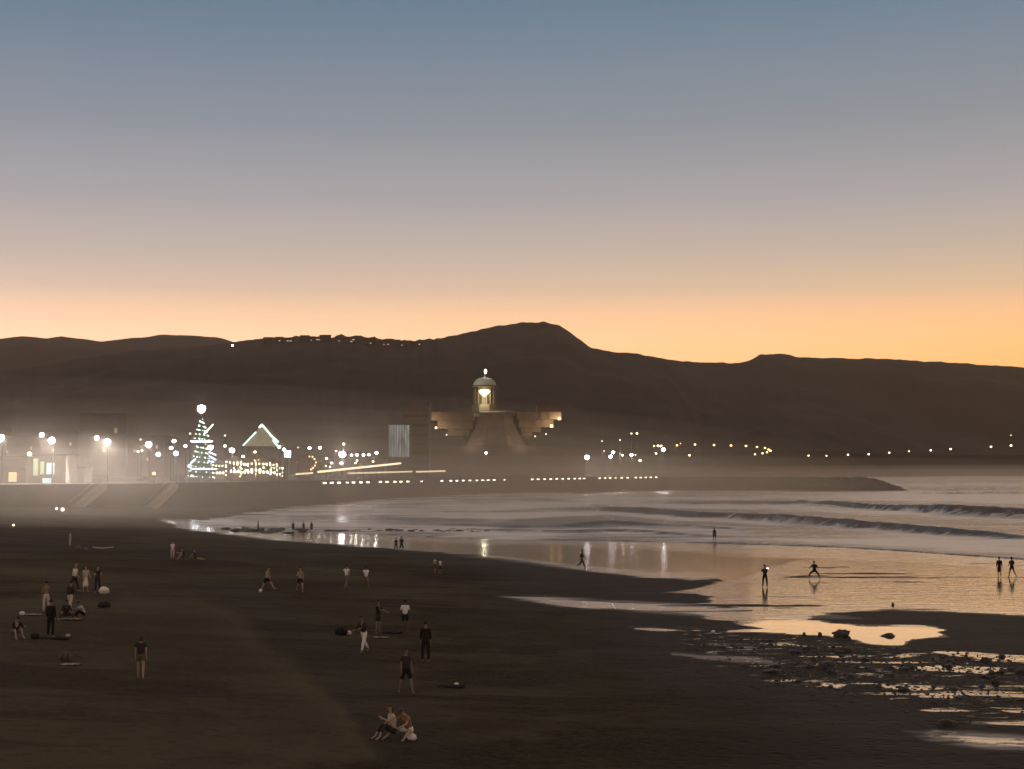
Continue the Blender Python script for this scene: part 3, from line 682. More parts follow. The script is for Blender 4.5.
t, w, h = building('beach_pavilion', -60, 26, 457, 336, 8, 'low brown promenade building left of the green-lit kiosk with a long awning', 'building',
    [(.55, .7, .1, .5, m_warmwin), (.80, .9, .1, .45, m_warmwin)], m_town2, canopy=.62)
building('shop_building', 66, 84, 468, 352, 7, 'small pale shop right of the green-lit kiosk', 'building', [(.1, .5, .2, .6, m_warmwin)])
for i, (a, c, yt_, D) in enumerate([(-150, -64, 430, 420), (-60, -4, 428, 470), (0, 40, 437, 480), (44, 78, 432, 500), (80, 126, 414, 520), (128, 165, 436, 510), (290, 330, 455, 620), (334, 384, 452, 640)]):
    building('apartment_building', a, c, yt_, D, 14, ['dim apartment block outside the left edge', 'dim apartment block at the left edge of the promenade', 'dark block behind the low brown building', 'dark block behind the green-lit kiosk',
        'tallest dark block, behind the lone floodlight mast', 'dark block behind the small floodlight mast', 'low dark block right of the festive tent', 'low dark block left of the striped facade'][i], 'building',
        [(.15, .22, .6, .68, emat('dim_window', (1, .8, .5), .12)), (.5, .58, .4, .48, emat('dim_window', (1, .8, .5), .12)), (.75, .82, .7, .78, emat('dim_window', (1, .8, .5), .12))], m_dconc)

# beach ramps
m_ramp = mat('pale_ramp_concrete', (.55, .48, .38), .85, .15, .6)
def ramp(x0, y0, x1, y1, label):
    D0, D1 = float(wall_D(x0)) - 2.6, float(wall_D(x1)) - 2.6; top = at(x1, y1, D1); top.z = 6.05; bot = at(x0, y0, D0)
    bot.z = float(beach_z(np.array([bot.x]), np.array([bot.y]))[0]) - .1
    t = thing('beach_ramp', label, 'ramp', bot); d = top - bot; pr = Vector((d.y, -d.x, 0)).normalized()
    b = BM(); n = 20; wd_ = 1.5
    for i in range(n):
        z = d.z * (i + 1) / n; q = [Vector((d.x * s, d.y * s, 0)) + pr * (wd_ * e) for s, e in ((i / n, -1), (i / n, 1), ((i + 1) / n, 1), ((i + 1) / n, -1))]
        v = [b.verts.new((p.x, p.y, zz)) for zz in (max(-.6, z - 1.1), z) for p in q]
        for f in ((3, 2, 1, 0), (4, 5, 6, 7), (0, 1, 5, 4), (1, 2, 6, 5), (2, 3, 7, 6), (3, 0, 4, 7)): b.faces.new([v[k] for k in f])
    obj('steps', b, m_ramp, t)
    for e in (-1, 1):
        b = BM(); p0 = pr * (wd_ * 1.05 * e)
        tube(b, [p0 + Vector((0, 0, 1.1)), p0 + d + Vector((0, 0, 1.1))], .06, 5)
        for k in range(9): tube(b, [p0 + d * (k / 8) + Vector((0, 0, -.2)), p0 + d * (k / 8) + Vector((0, 0, 1.1))], .035, 4)
        obj('handrail', b, m_ramp, t)
ramp(74, 511, 102, 486, 'lit stair ramp down to the sand below the lone floodlight mast')
ramp(149, 505, 174, 484.5, 'lit stair ramp down to the sand left of the lit tree')

# lit tree
m_leaf = mat('dark_fir_garland', (.03, .055, .03), .9, .4, 2, .8)
m_bulb = emat('fairy_light', (.82, 1, .86), 5); m_bulbw = emat('fairy_light_warm', (1, .86, .55), 6); m_tubew = emat('neon_white', (.92, 1, 1), 5); m_tubeb = emat('neon_blue', (.55, .75, 1), 3.2); m_tubeg = emat('neon_green', (.62, 1, .88), 2.6)
m_star = emat('star_white', (1, 1, 1), 60)
def christmas_tree():
    D = 400; k = D / F; p = at(201, 484, D); z0 = down(p.x, D)
    t = thing('christmas_tree', 'tall cone-shaped tree of fairy lights with a bright ball on top', 'christmas tree', (p.x, D, z0))
    Z = lambda y: at(201, y, D).z - z0
    b = BM(); tube(b, [(0, 0, 0), (0, 0, Z(411))], [.35, .07], 8); obj('trunk', b, m_pole, t)
    b = BM(); ball(b, (-.1, 0, Z(409)), .72)
    for i in range(10):
        a = i * math.pi / 5; tube(b, [(-.1, 0, Z(409)), (-.1 + 1.15 * math.cos(a), 0, Z(409) + 1.15 * math.sin(a))], [.16, .03], 4)
    obj('star', b, m_star, t); plight('star_light', (0, -1.5, Z(409)), 3000 * PW, (1, .98, .95), .7, t)
    bulbs, gar = BM(), BM()
    for (ya, yb, ra, rb, turns, nb) in ((419, 440, .2, 2.1, 5, 60), (444, 478, 1.0, 3.5, 7, 80)):
        prof = []; n = 14
        for i in range(n): 
            s = i / (n - 1); prof.append(((ra + (rb - ra) * s) * (.9 + .12 * (i % 2)), Z(ya + (yb - ya) * s)))
        lathe(gar, prof[::-1], 20)
        for i in range(nb):
            s = (i + random.random() * .6) / nb; a = s * turns * 2 * math.pi + random.random() * .3; r_ = (ra + (rb - ra) * s) * 1.05
            ball(bulbs, (r_ * math.cos(a), r_ * math.sin(a), Z(ya + (yb - ya) * s)), random.uniform(.06, .19), sub=1)
    obj('crown', gar, m_leaf, t); obj('light_string', bulbs, m_bulb, t)
    b = BM(); lathe(b, [(2.75, -.2), (3.0, 0), (2.75, .2), (2.5, 0), (2.75, -.2)], 24, (0, 0, Z(441.3))); obj('light_ring', b, m_tubew, t)
    b = BM(); tube(b, [at(204, 434, D - 3) - Vector((p.x, D, z0)), at(213.2, 424.3, D - 3) - Vector((p.x, D, z0))], .13, 5); obj('light_tube', b, m_bulb, t)
    b = BM()
    for (u, v) in (((188, 466), (195.5, 459)), ((188, 466.5), (193, 469)), ((192, 469), (217, 469)), ((209, 452), (216, 455)), ((209, 456), (216, 460)), ((208, 461), (214, 462))):
        tube(b, [at(*u, D - 5) - Vector((p.x, D, z0)), at(*v, D - 5) - Vector((p.x, D, z0))], .2, 6)
    obj('neon_frame', b, m_tubeb, t)
    plight('tree_light', (0, -6, Z(455)), 2500 * PW, (.9, .95, 1), 1, t)
christmas_tree()
def small_tent(px, py, D, w, label):
    p = at(px, py, D); z0 = down(p.x, D); t = thing('small_tent', label, 'tent', (p.x, D, z0)); h = p.z - z0
    b = BM(); lathe(b, [(w, h * .55), (w * .5, h * .72), (0, h)], 4, phase=math.pi / 4); obj('canopy', b, emat('tent_glow', (.85, .95, .8), .8), t)
    for a in (-1, 1):
        for c in (-1, 1):
            b = BM(); tube(b, [(a * w * .68, c * w * .68, 0), (a * w * .68, c * w * .68, h * .56)], .06, 5); obj('post', b, m_pole, t)
small_tent(192, 474, 392, 1.3, 'small glowing peaked tent at the foot of the lit tree')
def festive_tent():
    D = 410; a, m_, c = at(242.5, 446, D), at(262, 425, D), at(281, 446, D)
    z0 = down(m_.x, D); t = thing('festive_tent', 'gabled tent outlined by pale green light tubes right of the lit tree', 'tent', (m_.x, D, z0))
    O = Vector((m_.x, D, z0))
    b = BM(); v = []
    for dy in (0, 9):
        for q in (a, c, m_): v.append(b.verts.new(Vector((q.x, D + dy, q.z)) - O))
    for f in ((0, 1, 2), (5, 4, 3), (0, 2, 5, 3), (2, 1, 4, 5), (1, 0, 3, 4)): b.faces.new([v[i] for i in f])
    obj('canvas', b, mat('tent_canvas', (.30, .26, .20), .9, .15, .8), t)
    tz = -.35
    for (u, s) in (((243, 445.5), (256, 432)), ((259, 427.5), (262, 424.6)), ((262, 424.6), (270, 434)), ((270, 434.5), (278.5, 442)), ((273, 440), (278, 446.5))):
        b = BM(); tube(b, [at(*u, D + tz) - O, at(*s, D + tz) - O], .24 if u[0] > 260 else .17, 6); obj('light_tube', b, m_tubeg if u[0] != 259 else m_tubew, t)
    for q in (a, c):
        for dy in (.3, 8.7):
            b = BM(); tube(b, [(q.x - O.x, dy, 0), (q.x - O.x, dy, q.z - z0)], .12, 6); obj('post', b, m_pole, t)
    plight('tent_light', (0, -2.5, 5.5), 2500 * PW, (1, .9, .7), .8, t)
festive_tent()
def stall():
    t = thing('market_stall', 'open market stall strung with warm bulbs under the festive tent', 'stall', group='stalls below the festive tent')
    b = BM(); box(b, 0, 1.2, .5, 2.2, .8, 1.0); obj('counter', b, m_town2, t)
    b = BM(); vs = [b.verts.new(v) for v in ((-1.35, 0, 2.4), (1.35, 0, 2.4), (1.35, 2.4, 2.4), (-1.35, 2.4, 2.4), (0, 0, 3.2), (0, 2.4, 3.2))]
    for f in ((0, 1, 4), (2, 3, 5), (0, 4, 5, 3), (1, 2, 5, 4), (3, 2, 1, 0)): b.faces.new([vs[i] for i in f])
    obj('canopy', b, m_town, t)
    for x in (-1.2, 1.2):
        for y in (.1, 2.3): b = BM(); tube(b, [(x, y, 0), (x, y, 2.4)], .05, 5); obj('post', b, m_pole, t)
    b = BM()
    for i in range(5): ball(b, (-1.2 + i * .6, -.15, 2.35 - .12 * math.sin(i / 4 * math.pi)), .13, sub=1)
    for i in range(6): ball(b, ((-1.25 if i % 2 else 1.25), -.1, 2.1 - .3 * i), .12, sub=1)
    for i in range(3): ball(b, (-.6 + .6 * i, .4, 1.2), .2, sub=1)
    obj('bulb_string', b, m_bulbw, t); return t
st = stall()
for i, (x, D, s) in enumerate([(234, 395, 1.7), (241, 398, 1.5), (248, 396, 1.6), (255, 399, 1.9), (263, 397, 1.6), (270.5, 400, 1.5), (219.5, 393, 1.4), (277, 402, 1.2)]):
    o = st if i == 0 else copy_tree(st); p = at(x, 470, D); o.location = (p.x, D, down(p.x, D)); o.scale = (s, s, s * 1.25); o.rotation_euler.z = random.uniform(-.2, .2)
def bright_sign():
    D = 430; p = at(287.5, 454, D); z0 = down(p.x, D); t = thing('light_sign', 'bright blue-white light board beside the festive tent', 'light board', (p.x, D, z0)); h = p.z - z0
    b = BM(); box(b, 0, .2, h / 2, .3, .3, h); box(b, 0, .2, h, 2.4, .25, 2.2); obj('board', b, m_case, t)
    for u in (-.7, 0, .7):
        for v in (-.7, 0, .7): b = BM(); box(b, u, 0, h + v, .5, .14, .5); obj('light_panel', b, m_tubew, t)
bright_sign()
def bulb_arch():
    D = 440; pts = [(309.5, 456.5), (312.5, 456.8), (314.5, 459), (315.8, 462.5), (315, 465.5), (313, 468), (311, 469.5)]
    p = at(313, 470, D); z0 = down(p.x, D); t = thing('bulb_arch', 'curved string of orange bulbs between the festive tent and the ramp light strips', 'light string', (p.x, D, z0)); O = Vector((p.x, D, z0))
    b = BM(); tube(b, [at(*q, D + .2) - O for q in pts], .07, 5); tube(b, [Vector((0, .2, 0)), at(*pts[3], D + .2) - O], .07, 5); obj('frame', b, m_pole, t)
    for i, q in enumerate(pts): b = BM(); ball(b, at(*q, D) - O, .24, sub=1); obj('bulb', b, HEADS['r'] if i > 4 else HEADS['o'], t)
bulb_arch()
def strip(x0, y0, x1, y1, label, rad=.22, st=6):
    D0, D1 = float(wall_D(x0)) + 8, float(wall_D(x1)) + 8; a, c = at(x0, y0, D0), at(x1, y1, D1)
    za, zc = down(a.x, D0), down(c.x, D1)
    t = thing('lit_railing', label, 'railing', (a.x, D0, za)); O = Vector((a.x, D0, za))
    b = BM(); n = 12
    for i in range(n + 1):
        q = a.lerp(c, i / n); tube(b, [Vector((q.x, q.y + .15, za + (zc - za) * i / n)) - O, Vector((q.x, q.y + .15, q.z)) - O], .06, 4)
    tube(b, [a - O + Vector((0, .15, 0)), c - O + Vector((0, .15, 0))], .1, 5); obj('frame', b, m_pole, t)
    b = BM(); tube(b, [a - O, c - O], rad, 6); obj('light_strip', b, emat('strip_%d' % int(st * 10), (1, .80, .52), st), t)
strip(318, 472, 400.5, 463.3, 'longest lit railing strip, climbing towards the striped facade', .3, 1.6)
strip(296, 474.2, 312.5, 473, 'short lit railing strip under the curved orange bulbs', .24, 1.2)
strip(348, 473.3, 412, 471.6, 'level lit railing strip below the striped facade', .24, 1.0)
strip(416.5, 471.8, 445, 471, 'lit railing strip furthest right, in front of the hall', .28, 1.1)

# striped facade and its dark neighbour
def striped_building():
    D = 540; a, c = at(388.5, 425, D), at(409.5, 425, D); xm = (a.x + c.x) / 2; z0 = down(xm, D); h = a.z - z0; w = c.x - a.x
    t = thing('striped_building', 'square building with a glowing blue-grey facade of vertical stripes', 'building', (xm, D, z0))
    b = BM(); box(b, 0, 5.2, h / 2, w + .4, 10, h + .4); obj('wall', b, m_dconc, t)
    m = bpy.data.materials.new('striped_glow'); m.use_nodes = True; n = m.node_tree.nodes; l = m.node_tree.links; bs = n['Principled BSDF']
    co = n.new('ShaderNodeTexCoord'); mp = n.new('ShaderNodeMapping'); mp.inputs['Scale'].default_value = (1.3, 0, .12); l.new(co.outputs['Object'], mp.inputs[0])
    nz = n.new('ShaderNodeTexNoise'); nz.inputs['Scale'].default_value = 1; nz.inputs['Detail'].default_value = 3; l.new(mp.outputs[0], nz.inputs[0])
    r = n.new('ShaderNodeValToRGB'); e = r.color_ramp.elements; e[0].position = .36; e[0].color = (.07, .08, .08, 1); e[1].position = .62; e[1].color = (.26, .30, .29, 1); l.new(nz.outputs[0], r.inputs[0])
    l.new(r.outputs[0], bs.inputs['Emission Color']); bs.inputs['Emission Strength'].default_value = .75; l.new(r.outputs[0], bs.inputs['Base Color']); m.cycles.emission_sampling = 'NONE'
    zb = at(399, 457, D).z - z0
    b = BM(); box(b, 0, .12, (h + zb) / 2, w, .1, h - zb); f = obj('facade', b, m, t)
    for i in range(9): b = BM(); box(b, -w / 2 + w * i / 8, 0, (h + zb) / 2, .16, .14, h - zb); obj('fin', b, m_case, t)
    D = 565; a, c = at(403, 405, D), at(429, 405, D); xm = (a.x + c.x) / 2; z0 = down(xm, D); h = a.z - z0; w = c.x - a.x
    t = thing('tower_block', 'tall dark plain tower block behind the striped facade', 'building', (xm, D, z0))
    b = BM(); box(b, 0, 8, h / 2, w, 14, h); obj('wall', b, mat('tower_wall', (.13, .10, .09), .9, .15, .3), t)
    b = BM(); box(b, 0, 8, h + .4, w + .4, 14.4, .8); obj('roof', b, m_roofd, t)
    b = BM()
    for q in range(6): box(b, 0, .95, h * (.2 + .13 * q), w * .9, .08, 1.0)
    obj('window_band', b, m_case, t)
striped_building()

# ------------------------------------------------------------------ the hall with the lit dome
m_stone = mat('ochre_stone', (.13, .10, .072), .9, .18, .35, .3); m_stoned = mat('podium_stone', (.12, .10, .085), .9, .2, .3, .3)  # podium stone is a greyer brown than the ochre walls
m_lead = mat('dome_cladding', (.36, .40, .33), .55, .15, .4); m_lant = emat('lantern_glow', (1, .93, .55), 10)
def hall():
    D = 690; k = D / F; c = at(484, 470, D); X0 = c.x; z0 = down(X0, D) - .5
    t = thing('concert_hall', 'ochre stepped hall crowned by a lit lantern and dome', 'concert hall', (X0, D, z0))
    Zy = lambda y: at(484, y, D).z - z0
    Xp = lambda x: (x - 484) * k
    def slab(name, x0, x1, y0, y1, d0, d1, m, tp=1.0):
        b = BM(); box(b, (Xp(x0) + Xp(x1)) / 2, (d0 + d1) / 2, (Zy(y0) + Zy(y1)) / 2, Xp(x1) - Xp(x0), d1 - d0, Zy(y0) - Zy(y1), 0, tp); return obj(name, b, m, t)
    slab('podium', 408, 584, 446, 476, -8, 46, m_stoned)
    b = BM()                                             # octagonal body
    lathe(b, [(15.5, Zy(446)), (15.5, Zy(416)), (13.5, Zy(411)), (7.6, Zy(409.6)), (0, Zy(409.5))], 8, (Xp(495), 18, 0), math.pi / 8); obj('hall_body', b, m_stone, t)
    # wings: three shelves each side, stepping inwards as they go down
    for xa, xb, ya, yb, d0 in ((427.5, 474, 412, 420.8, -3.0), (437.5, 472, 420.8, 429, -1.0), (447.5, 469, 429, 436, 1.0),
                               (517, 561, 412, 419.8, -3.0), (519, 553.5, 419.8, 427.5, -1.0), (521, 541, 427.5, 432, 1.0), (522, 532, 432, 436.5, 1.6)):
        slab('wing_terrace', xa, xb, ya, yb - .2, d0, 30, m_stone)
    for xa, ya, yb in ((430, 412, 420.8), (540, 412, 427), (548, 412, 419.8)):
        slab('pilaster', xa, xa + 1.6, ya + .3, yb - .4, -3.5, -2.9, m_stone)
    slab('roof_block', 537, 561, 404.5, 411.3, 6, 24, m_stone)
    # battered buttress walls at the front
    b = BM(); v = []
    for y_, hw, dep in ((446, 29.5, -9), (436, 24.5, -6.8), (424, 18.5, -4), (412.5, 16, -1.9)):
        v.append([b.verts.new((Xp(495.5 + s * hw), dep + dd, Zy(y_))) for s, dd in ((-1, 3.5), (-.42, -1.2), (.42, -1.2), (1, 3.5))] + [b.verts.new((Xp(495.5 + s * hw), 10, Zy(y_))) for s in (1, -1)])
    for a, c_ in zip(v, v[1:]):
        for i in range(6): j = (i + 1) % 6; b.faces.new((a[i], a[j], c_[j], c_[i]))
    b.faces.new(v[-1]); b.faces.new(v[0][::-1]); obj('buttress_wall', b, m_stone, t)
    b = BM()
    for s in (-.42, .42): 
        tube(b, [(Xp(495.5 + s * 29.5), -10.2, Zy(446)), (Xp(495.5 + s * 18.5), -5.2, Zy(424)), (Xp(495.5 + s * 16), -3.1, Zy(412.5))], .25, 4)
    obj('stone_rib', b, m_stone, t)
    # neck, lantern, eave, dome
    Y0 = 13
    b = BM(); lathe(b, [(6.6, Zy(412)), (6.2, Zy(404)), (0, Zy(404))], 8, (0, Y0, 0), math.pi / 8); obj('neck', b, m_stone, t)
    zl0, zl1 = Zy(404), Zy(386.5); r = 11 * k
    b = BM(); lathe(b, [(r + .25, zl0), (r + .25, zl0 + .5), (r - .4, zl0 + .5), (0, zl0 + .4)], 16, (0, Y0, 0)); obj('lantern_floor', b, m_stone, t)
    for i in range(16):
        a = math.pi * 2 * (i + .5) / 16; b = BM(); tube(b, [(r * math.cos(a), Y0 + r * math.sin(a), zl0 + .4), (r * math.cos(a), Y0 + r * math.sin(a), zl1 + .2)], .33, 6); obj('pillar', b, m_stone, t)
    b = BM()
    for zz in (.25, .5, .75): lathe(b, [(r - .1, zl0 + (zl1 - zl0) * zz - .1), (r + .1, zl0 + (zl1 - zl0) * zz - .1), (r + .1, zl0 + (zl1 - zl0) * zz + .1), (r - .1, zl0 + (zl1 - zl0) * zz + .1)], 16, (0, Y0, 0))
    obj('lattice', b, m_stone, t)
    b = BM(); lathe(b, [(r * .78, zl0 + .5), (r * .78, zl1 + .2)], 16, (0, Y0, 0)); obj('light_catch_drum', b, m_stone, t)  # inner cylinder added behind the pillars to catch the lantern light
    b = BM(); lathe(b, [(0, zl1 - 4.4), (1.6, zl1 - 3.0), (2.6, zl1 - 1.6), (1.9, zl1 - 1.2), (0, zl1 - 1.1)], 12, (0, Y0 - r * .80, 0)); obj('lantern_lamp', b, m_lant, t, True)
    plight('lantern_light', (0, Y0 - r - 1.5, zl1 - 2.4), 4200 * PW, (.98, .95, .6), .5, t)
    plight('lantern_light', (0, Y0 - r - 4, zl0 + 1.6), 8000 * PW, (.98, .95, .62), .8, t)
    b = BM(); lathe(b, [(r - .3, zl1 + .15), (14.2 * k, zl1 + .2), (14.2 * k, zl1 + .55), (11.5 * k, zl1 + 1.2)], 24, (0, Y0, 0)); obj('eave', b, m_stone, t)
    b = BM(); rr = 11.6 * k; hd = Zy(375.5) - zl1 - 1.2
    lathe(b, [(rr * math.cos(a), zl1 + 1.2 + hd * math.sin(a)) for a in [math.pi / 2 * i / 9 for i in range(9)]] + [(0, zl1 + 1.2 + hd)], 16, (0, Y0, 0)); obj('dome', b, m_lead, t, True)
    zt = zl1 + 1.2 + hd
    b = BM(); lathe(b, [(.7, zt - .2), (.45, zt + .6), (.12, zt + 1.2), (.1, Zy(368)), (0, Zy(367))], 8, (0, Y0, 0)); fi = obj('finial', b, m_lead, t)
    b = BM(); ball(b, (.4, Y0, Zy(369.5)), .75, (.7, .7, 1.3)); obj('finial_lamp', b, HEADS['w'], t, True)
    plight('dome_light', (-9, Y0 - 12, zl1 + 6), 3600 * PW, (.86, .95, .78), .5, t)
    # uplights under the shelf ends and at the foot of the buttress
    for (x, y, pw, vis) in ((426.5, 420, 1500, 1), (436, 428, 1500, 1), (446.5, 434.5, 700, .5), (559.5, 419, 2200, 1.3), (551.5, 426.5, 2400, 1.3), (535, 436, 700, .5)):
        q = at(x, y, D - 3) - Vector((X0, D, z0))
        b = BM(); lathe(b, [(.0, 0), (.55 * vis, .1), (.45 * vis, .9 * vis), (0, 1.0 * vis)], 8, (q.x, q.y, q.z - .4)); obj('uplight', b, HEADS['o'] if x > 500 else emat('uplight_soft', (1, .8, .5), 3), t)
        slight('uplight_lamp', (q.x, q.y - 3.0, q.z), pw * 2.6 * PW, (1, .74, .45), .5, t, -100, 150)
    for x, pw in ((446, 1100), (536, 1500)):
        q = at(x, 426, D - 14) - Vector((X0, D, z0)); slight('uplight_lamp', q, pw * 1.3 * PW, (1, .70, .40), .5, t, -95, 150)
    for x in (472, 519): slight('uplight_lamp', (Xp(x), -13, Zy(444)), 2300 * PW, (1, .76, .52), .5, t, -110, 150)
hall()
street_lamp(546, 434, 672, .42, 'd', 0, 'dim lamp under the right wing of the hall', None)

# ------------------------------------------------------------------ lights and pale things on the upper sand
def lantern(px, py, r, label):
    p = sand(px, py); t = thing('lantern', label, 'lantern', p)
    b = BM(); lathe(b, [(r * .9, 0), (r, .1), (r * .4, .2), (.05, .25), (.05, r * 1.6)], 10); obj('base', b, m_pole, t)
    b = BM(); ball(b, (0, 0, r * 1.9), r); obj('globe', b, HEADS['d'], t, True)
    plight('lantern_light', (0, -r * 2.0, r * 2.2), 60 * PW, (1, .8, .5), r, t)
lantern(56.5, 511, .24, 'smaller of two bright lanterns on the sand below the first ramp')
lantern(62.5, 513, .34, 'larger of two bright lanterns on the sand below the first ramp')
lantern(13.5, 527, .15, 'single small lantern low on the sand at the far left')

# ------------------------------------------------------------------ rocks on the wet flat
def rock_mesh(seed, sq):
    bm = BM(); bmesh.ops.create_icosphere(bm, subdivisions=3, radius=1)
    for v in bm.verts:
        q = v.co + Vector((seed * 7.3, 0, 0)); n = noise.noise(q * .9) * .55 + noise.noise(q * 2.3) * .38 + noise.noise(q * 5) * .16
        v.co *= 1 + n; v.co.x *= sq[0]; v.co.y *= sq[1]; v.co.z *= sq[2]
        if v.co.z < -.25: v.co.z = -.25
    for f in bm.faces: f.smooth = True
    me = bpy.data.meshes.new('rock'); bm.to_mesh(me); bm.free(); me.materials.append(m_rock); return me
rocks = [rock_mesh(i + 1, (random.uniform(.8, 1.4), random.uniform(.7, 1.1), random.uniform(.4, .8))) for i in range(12)]
def rock(px, py, wpx, hpx, label, group=None, mesh=None, rz=None, name='rock'):
    p = sand(px, py); k = p.length / F
    me = mesh or random.choice(rocks); o = bpy.data.objects.new(name, me); COL.objects.link(o)
    dx, dy, dz = o.dimensions if False else (max(v.co.x for v in me.vertices) - min(v.co.x for v in me.vertices), 1, max(v.co.z for v in me.vertices) - min(v.co.z for v in me.vertices))
    s = wpx * k / dx; o.scale = (s, s, max(.2, min(3, hpx * k / dz / s)) * s); o.location = (p.x, p.y, p.z + .12 * s * o.scale.z / s)
    o.rotation_euler = (0, 0, random.uniform(0, 6.3) if rz is None else rz)
    tag(o, label, 'rock', group); return o
r1 = rock(841, 636.5, 18, 7.5, 'leaning dark rock standing in the brightest pool, left of the oval rock', mesh=rocks[2], rz=.2); r1.rotation_euler.y = R(-8)
rock(889, 636, 17, 3.8, 'low oval dark rock mirrored in the brightest pool', mesh=rocks[5], rz=.1)
rock(849, 639.5, 6, 4, 'small rock at the right foot of the leaning rock', mesh=rocks[1])
rock(820, 636, 5, 4.5, 'round rock at the left of the leaning rock in the pool', mesh=rocks[3])
rock(804.5, 635, 3.6, 3.5, 'tiny round rock at the left end of the brightest pool', mesh=rocks[4])
rock(946, 724.5, 24, 6.5, 'long dark hump of rock lying alone above the bottom right foam', mesh=rocks[7], rz=.1)
rock(970.5, 722, 3, 4, 'small upright stone right of the long dark hump', mesh=rocks[8])
rock(825, 669, 9, 16, 'tall dark upright rock in the middle of the rock field', mesh=rocks[9], rz=1.0)
rock(998.5, 661, 3, 7.5, 'thin upright stone at the edge of the right hand pool', mesh=rocks[10])
rock(996, 683, 11, 6.5, 'broad dark rock right of the middle pool', mesh=rocks[11], rz=.5)
rock(893, 605.5, 3, 3.4, 'single small seabird, shaped as a dark stone, on the golden wet sand', mesh=rocks[0])  # rock mesh standing in for a small seabird
RG = ('small dark wet rock among the pools in the rock field', 'small rocks of the rock field')
rnd = random.Random(5); cnt = 0
CL = [(800, 640, 40, 4, 22), (870, 650, 50, 6, 36), (770, 642, 30, 6, 18), (850, 662, 60, 7, 34), (800, 670, 40, 6, 24), (900, 672, 60, 7, 30), (960, 664, 30, 6, 26), (1000, 668, 30, 8, 18), (880, 688, 50, 7, 24), (930, 696, 40, 8, 20), (970, 700, 40, 8, 16), (735, 645, 25, 6, 10), (800, 678, 30, 4, 8)]
for cx, cy, sx, sy, n in CL:
    for i in range(int(n * .88)):
        x, y = rnd.gauss(cx, sx), rnd.gauss(cy, sy)
        if y < 637 + max(0, 800 - x) * -.02 or x > 1090 or (780 < x < 950 and y < 643 + (x - 790) * .035) or y < 638: continue
        w = rnd.choice([1.6, 2, 2.5, 3, 3.5, 4, 5, 6, 9, 12]) * rnd.uniform(.8, 1.3); random.seed(cnt); cnt += 1
        rock(x, y, w, max(1.3, w * rnd.uniform(.18, .42)), RG[0], RG[1])
def rubble():
    bm = BM(); rr = random.Random(9); src = [(np.array([v.co[:] for v in m.vertices]), [tuple(p.vertices) for p in m.polygons]) for m in [lowrock(i) for i in range(5)]]
    for cx, cy, sx, sy, n in CL:
        for i in range(n * 7):
            x, y = rr.gauss(cx, sx * 1.15), rr.gauss(cy, sy * 1.1)
            if y < 639 or (775 < x < 955 and y < 644 + (x - 790) * .035) or x > 1100: continue
            p = ground(x, y); p.z = float(beach_z(np.array([p.x]), np.array([p.y]))[0]); k = p.length / F; w = rr.uniform(.7, 2.4) * k * .6; V, Fc = rr.choice(src); a = rr.uniform(0, 6.3); c_, s_ = math.cos(a), math.sin(a); h = rr.uniform(.35, .8)
            vs = [bm.verts.new((p.x + (q[0] * c_ - q[1] * s_) * w * 1.5, p.y + (q[0] * s_ + q[1] * c_) * w, p.z + q[2] * w * h)) for q in V]
            for f in Fc: bm.faces.new([vs[j] for j in f])
    tag(obj('rubble', bm, m_rock, None, True), kind='stuff')
def lowrock(i):
    bm = BM(); bmesh.ops.create_icosphere(bm, subdivisions=1, radius=1)
    for v in bm.verts: v.co *= 1 + noise.noise(v.co * 1.3 + Vector((i * 5, 0, 0))) * .8
    me = bpy.data.meshes.new('stone'); bm.to_mesh(me); bm.free(); return me
rubble()
for i in range(54):
    x = rnd.uniform(225, 500); y = 531 + (x - 300) * .008 + rnd.gauss(0, .8); random.seed(900 + i)
    o = rock(x, y, rnd.uniform(5, 18), rnd.uniform(1.6, 3.2), 'low reef rock awash in the shallows near the lamp reflections', 'reef rocks in the shallows'); o.location.z = max(o.location.z, .0)
random.seed(77)

# ------------------------------------------------------------------ people
def cmat(name, c, rough=.85): return mat(name, c, rough, .15, 25)
SKIN = {'l': cmat('skin_light', (.40, .29, .22), .6), 'm': cmat('skin_tan', (.25, .165, .12), .6), 'd': cmat('skin_dark', (.13, .085, .06), .6)}
CLO = {'white': (.82, .80, .75), 'pale': (.55, .51, .44), 'black': (.012, .012, .013), 'dark': (.035, .032, .032), 'grey': (.16, .155, .15), 'navy': (.03, .035, .06), 'brown': (.26, .16, .09), 'red': (.25, .06, .05), 'olive': (.10, .10, .06)}
CM = {k: cmat('cloth_' + k, v) for k, v in CLO.items()}
m_eye = mat('eye_dark', (.02, .015, .012), .2, .05, 2); m_hair = {'k': mat('hair_black', (.012, .010, .009), .6, .3, 40), 'b': mat('hair_brown', (.07, .04, .025), .6, .3, 40), 'f': mat('hair_fair', (.30, .22, .12), .6, .3, 40)}
m_mouth = mat('lips', (.28, .12, .10), .6, .1, 10)
PENDING = []
def skin_obj(name, verts, edges, radii, m, parent, root=0, sub=1):
    me = bpy.data.meshes.new(name); me.from_pydata([tuple(v) for v in verts], edges, []); o = bpy.data.objects.new(name, me); COL.objects.link(o)
    o.parent = parent; md = o.modifiers.new('skin', 'SKIN'); md.use_smooth_shade = True
    for i, r in enumerate(radii): me.skin_vertices[0].data[i].radius = r if isinstance(r, tuple) else (r, r)
    me.skin_vertices[0].data[root].use_root = True
    if sub: s = o.modifiers.new('sub', 'SUBSURF'); s.levels = sub; s.render_levels = sub
    PENDING.append((o, m)); return o
def dirv(th, ph=0, side=1):
    return Vector((side * math.sin(R(ph)), -math.sin(R(th)) * math.cos(R(ph)), -math.cos(R(th)) * math.cos(R(ph))))
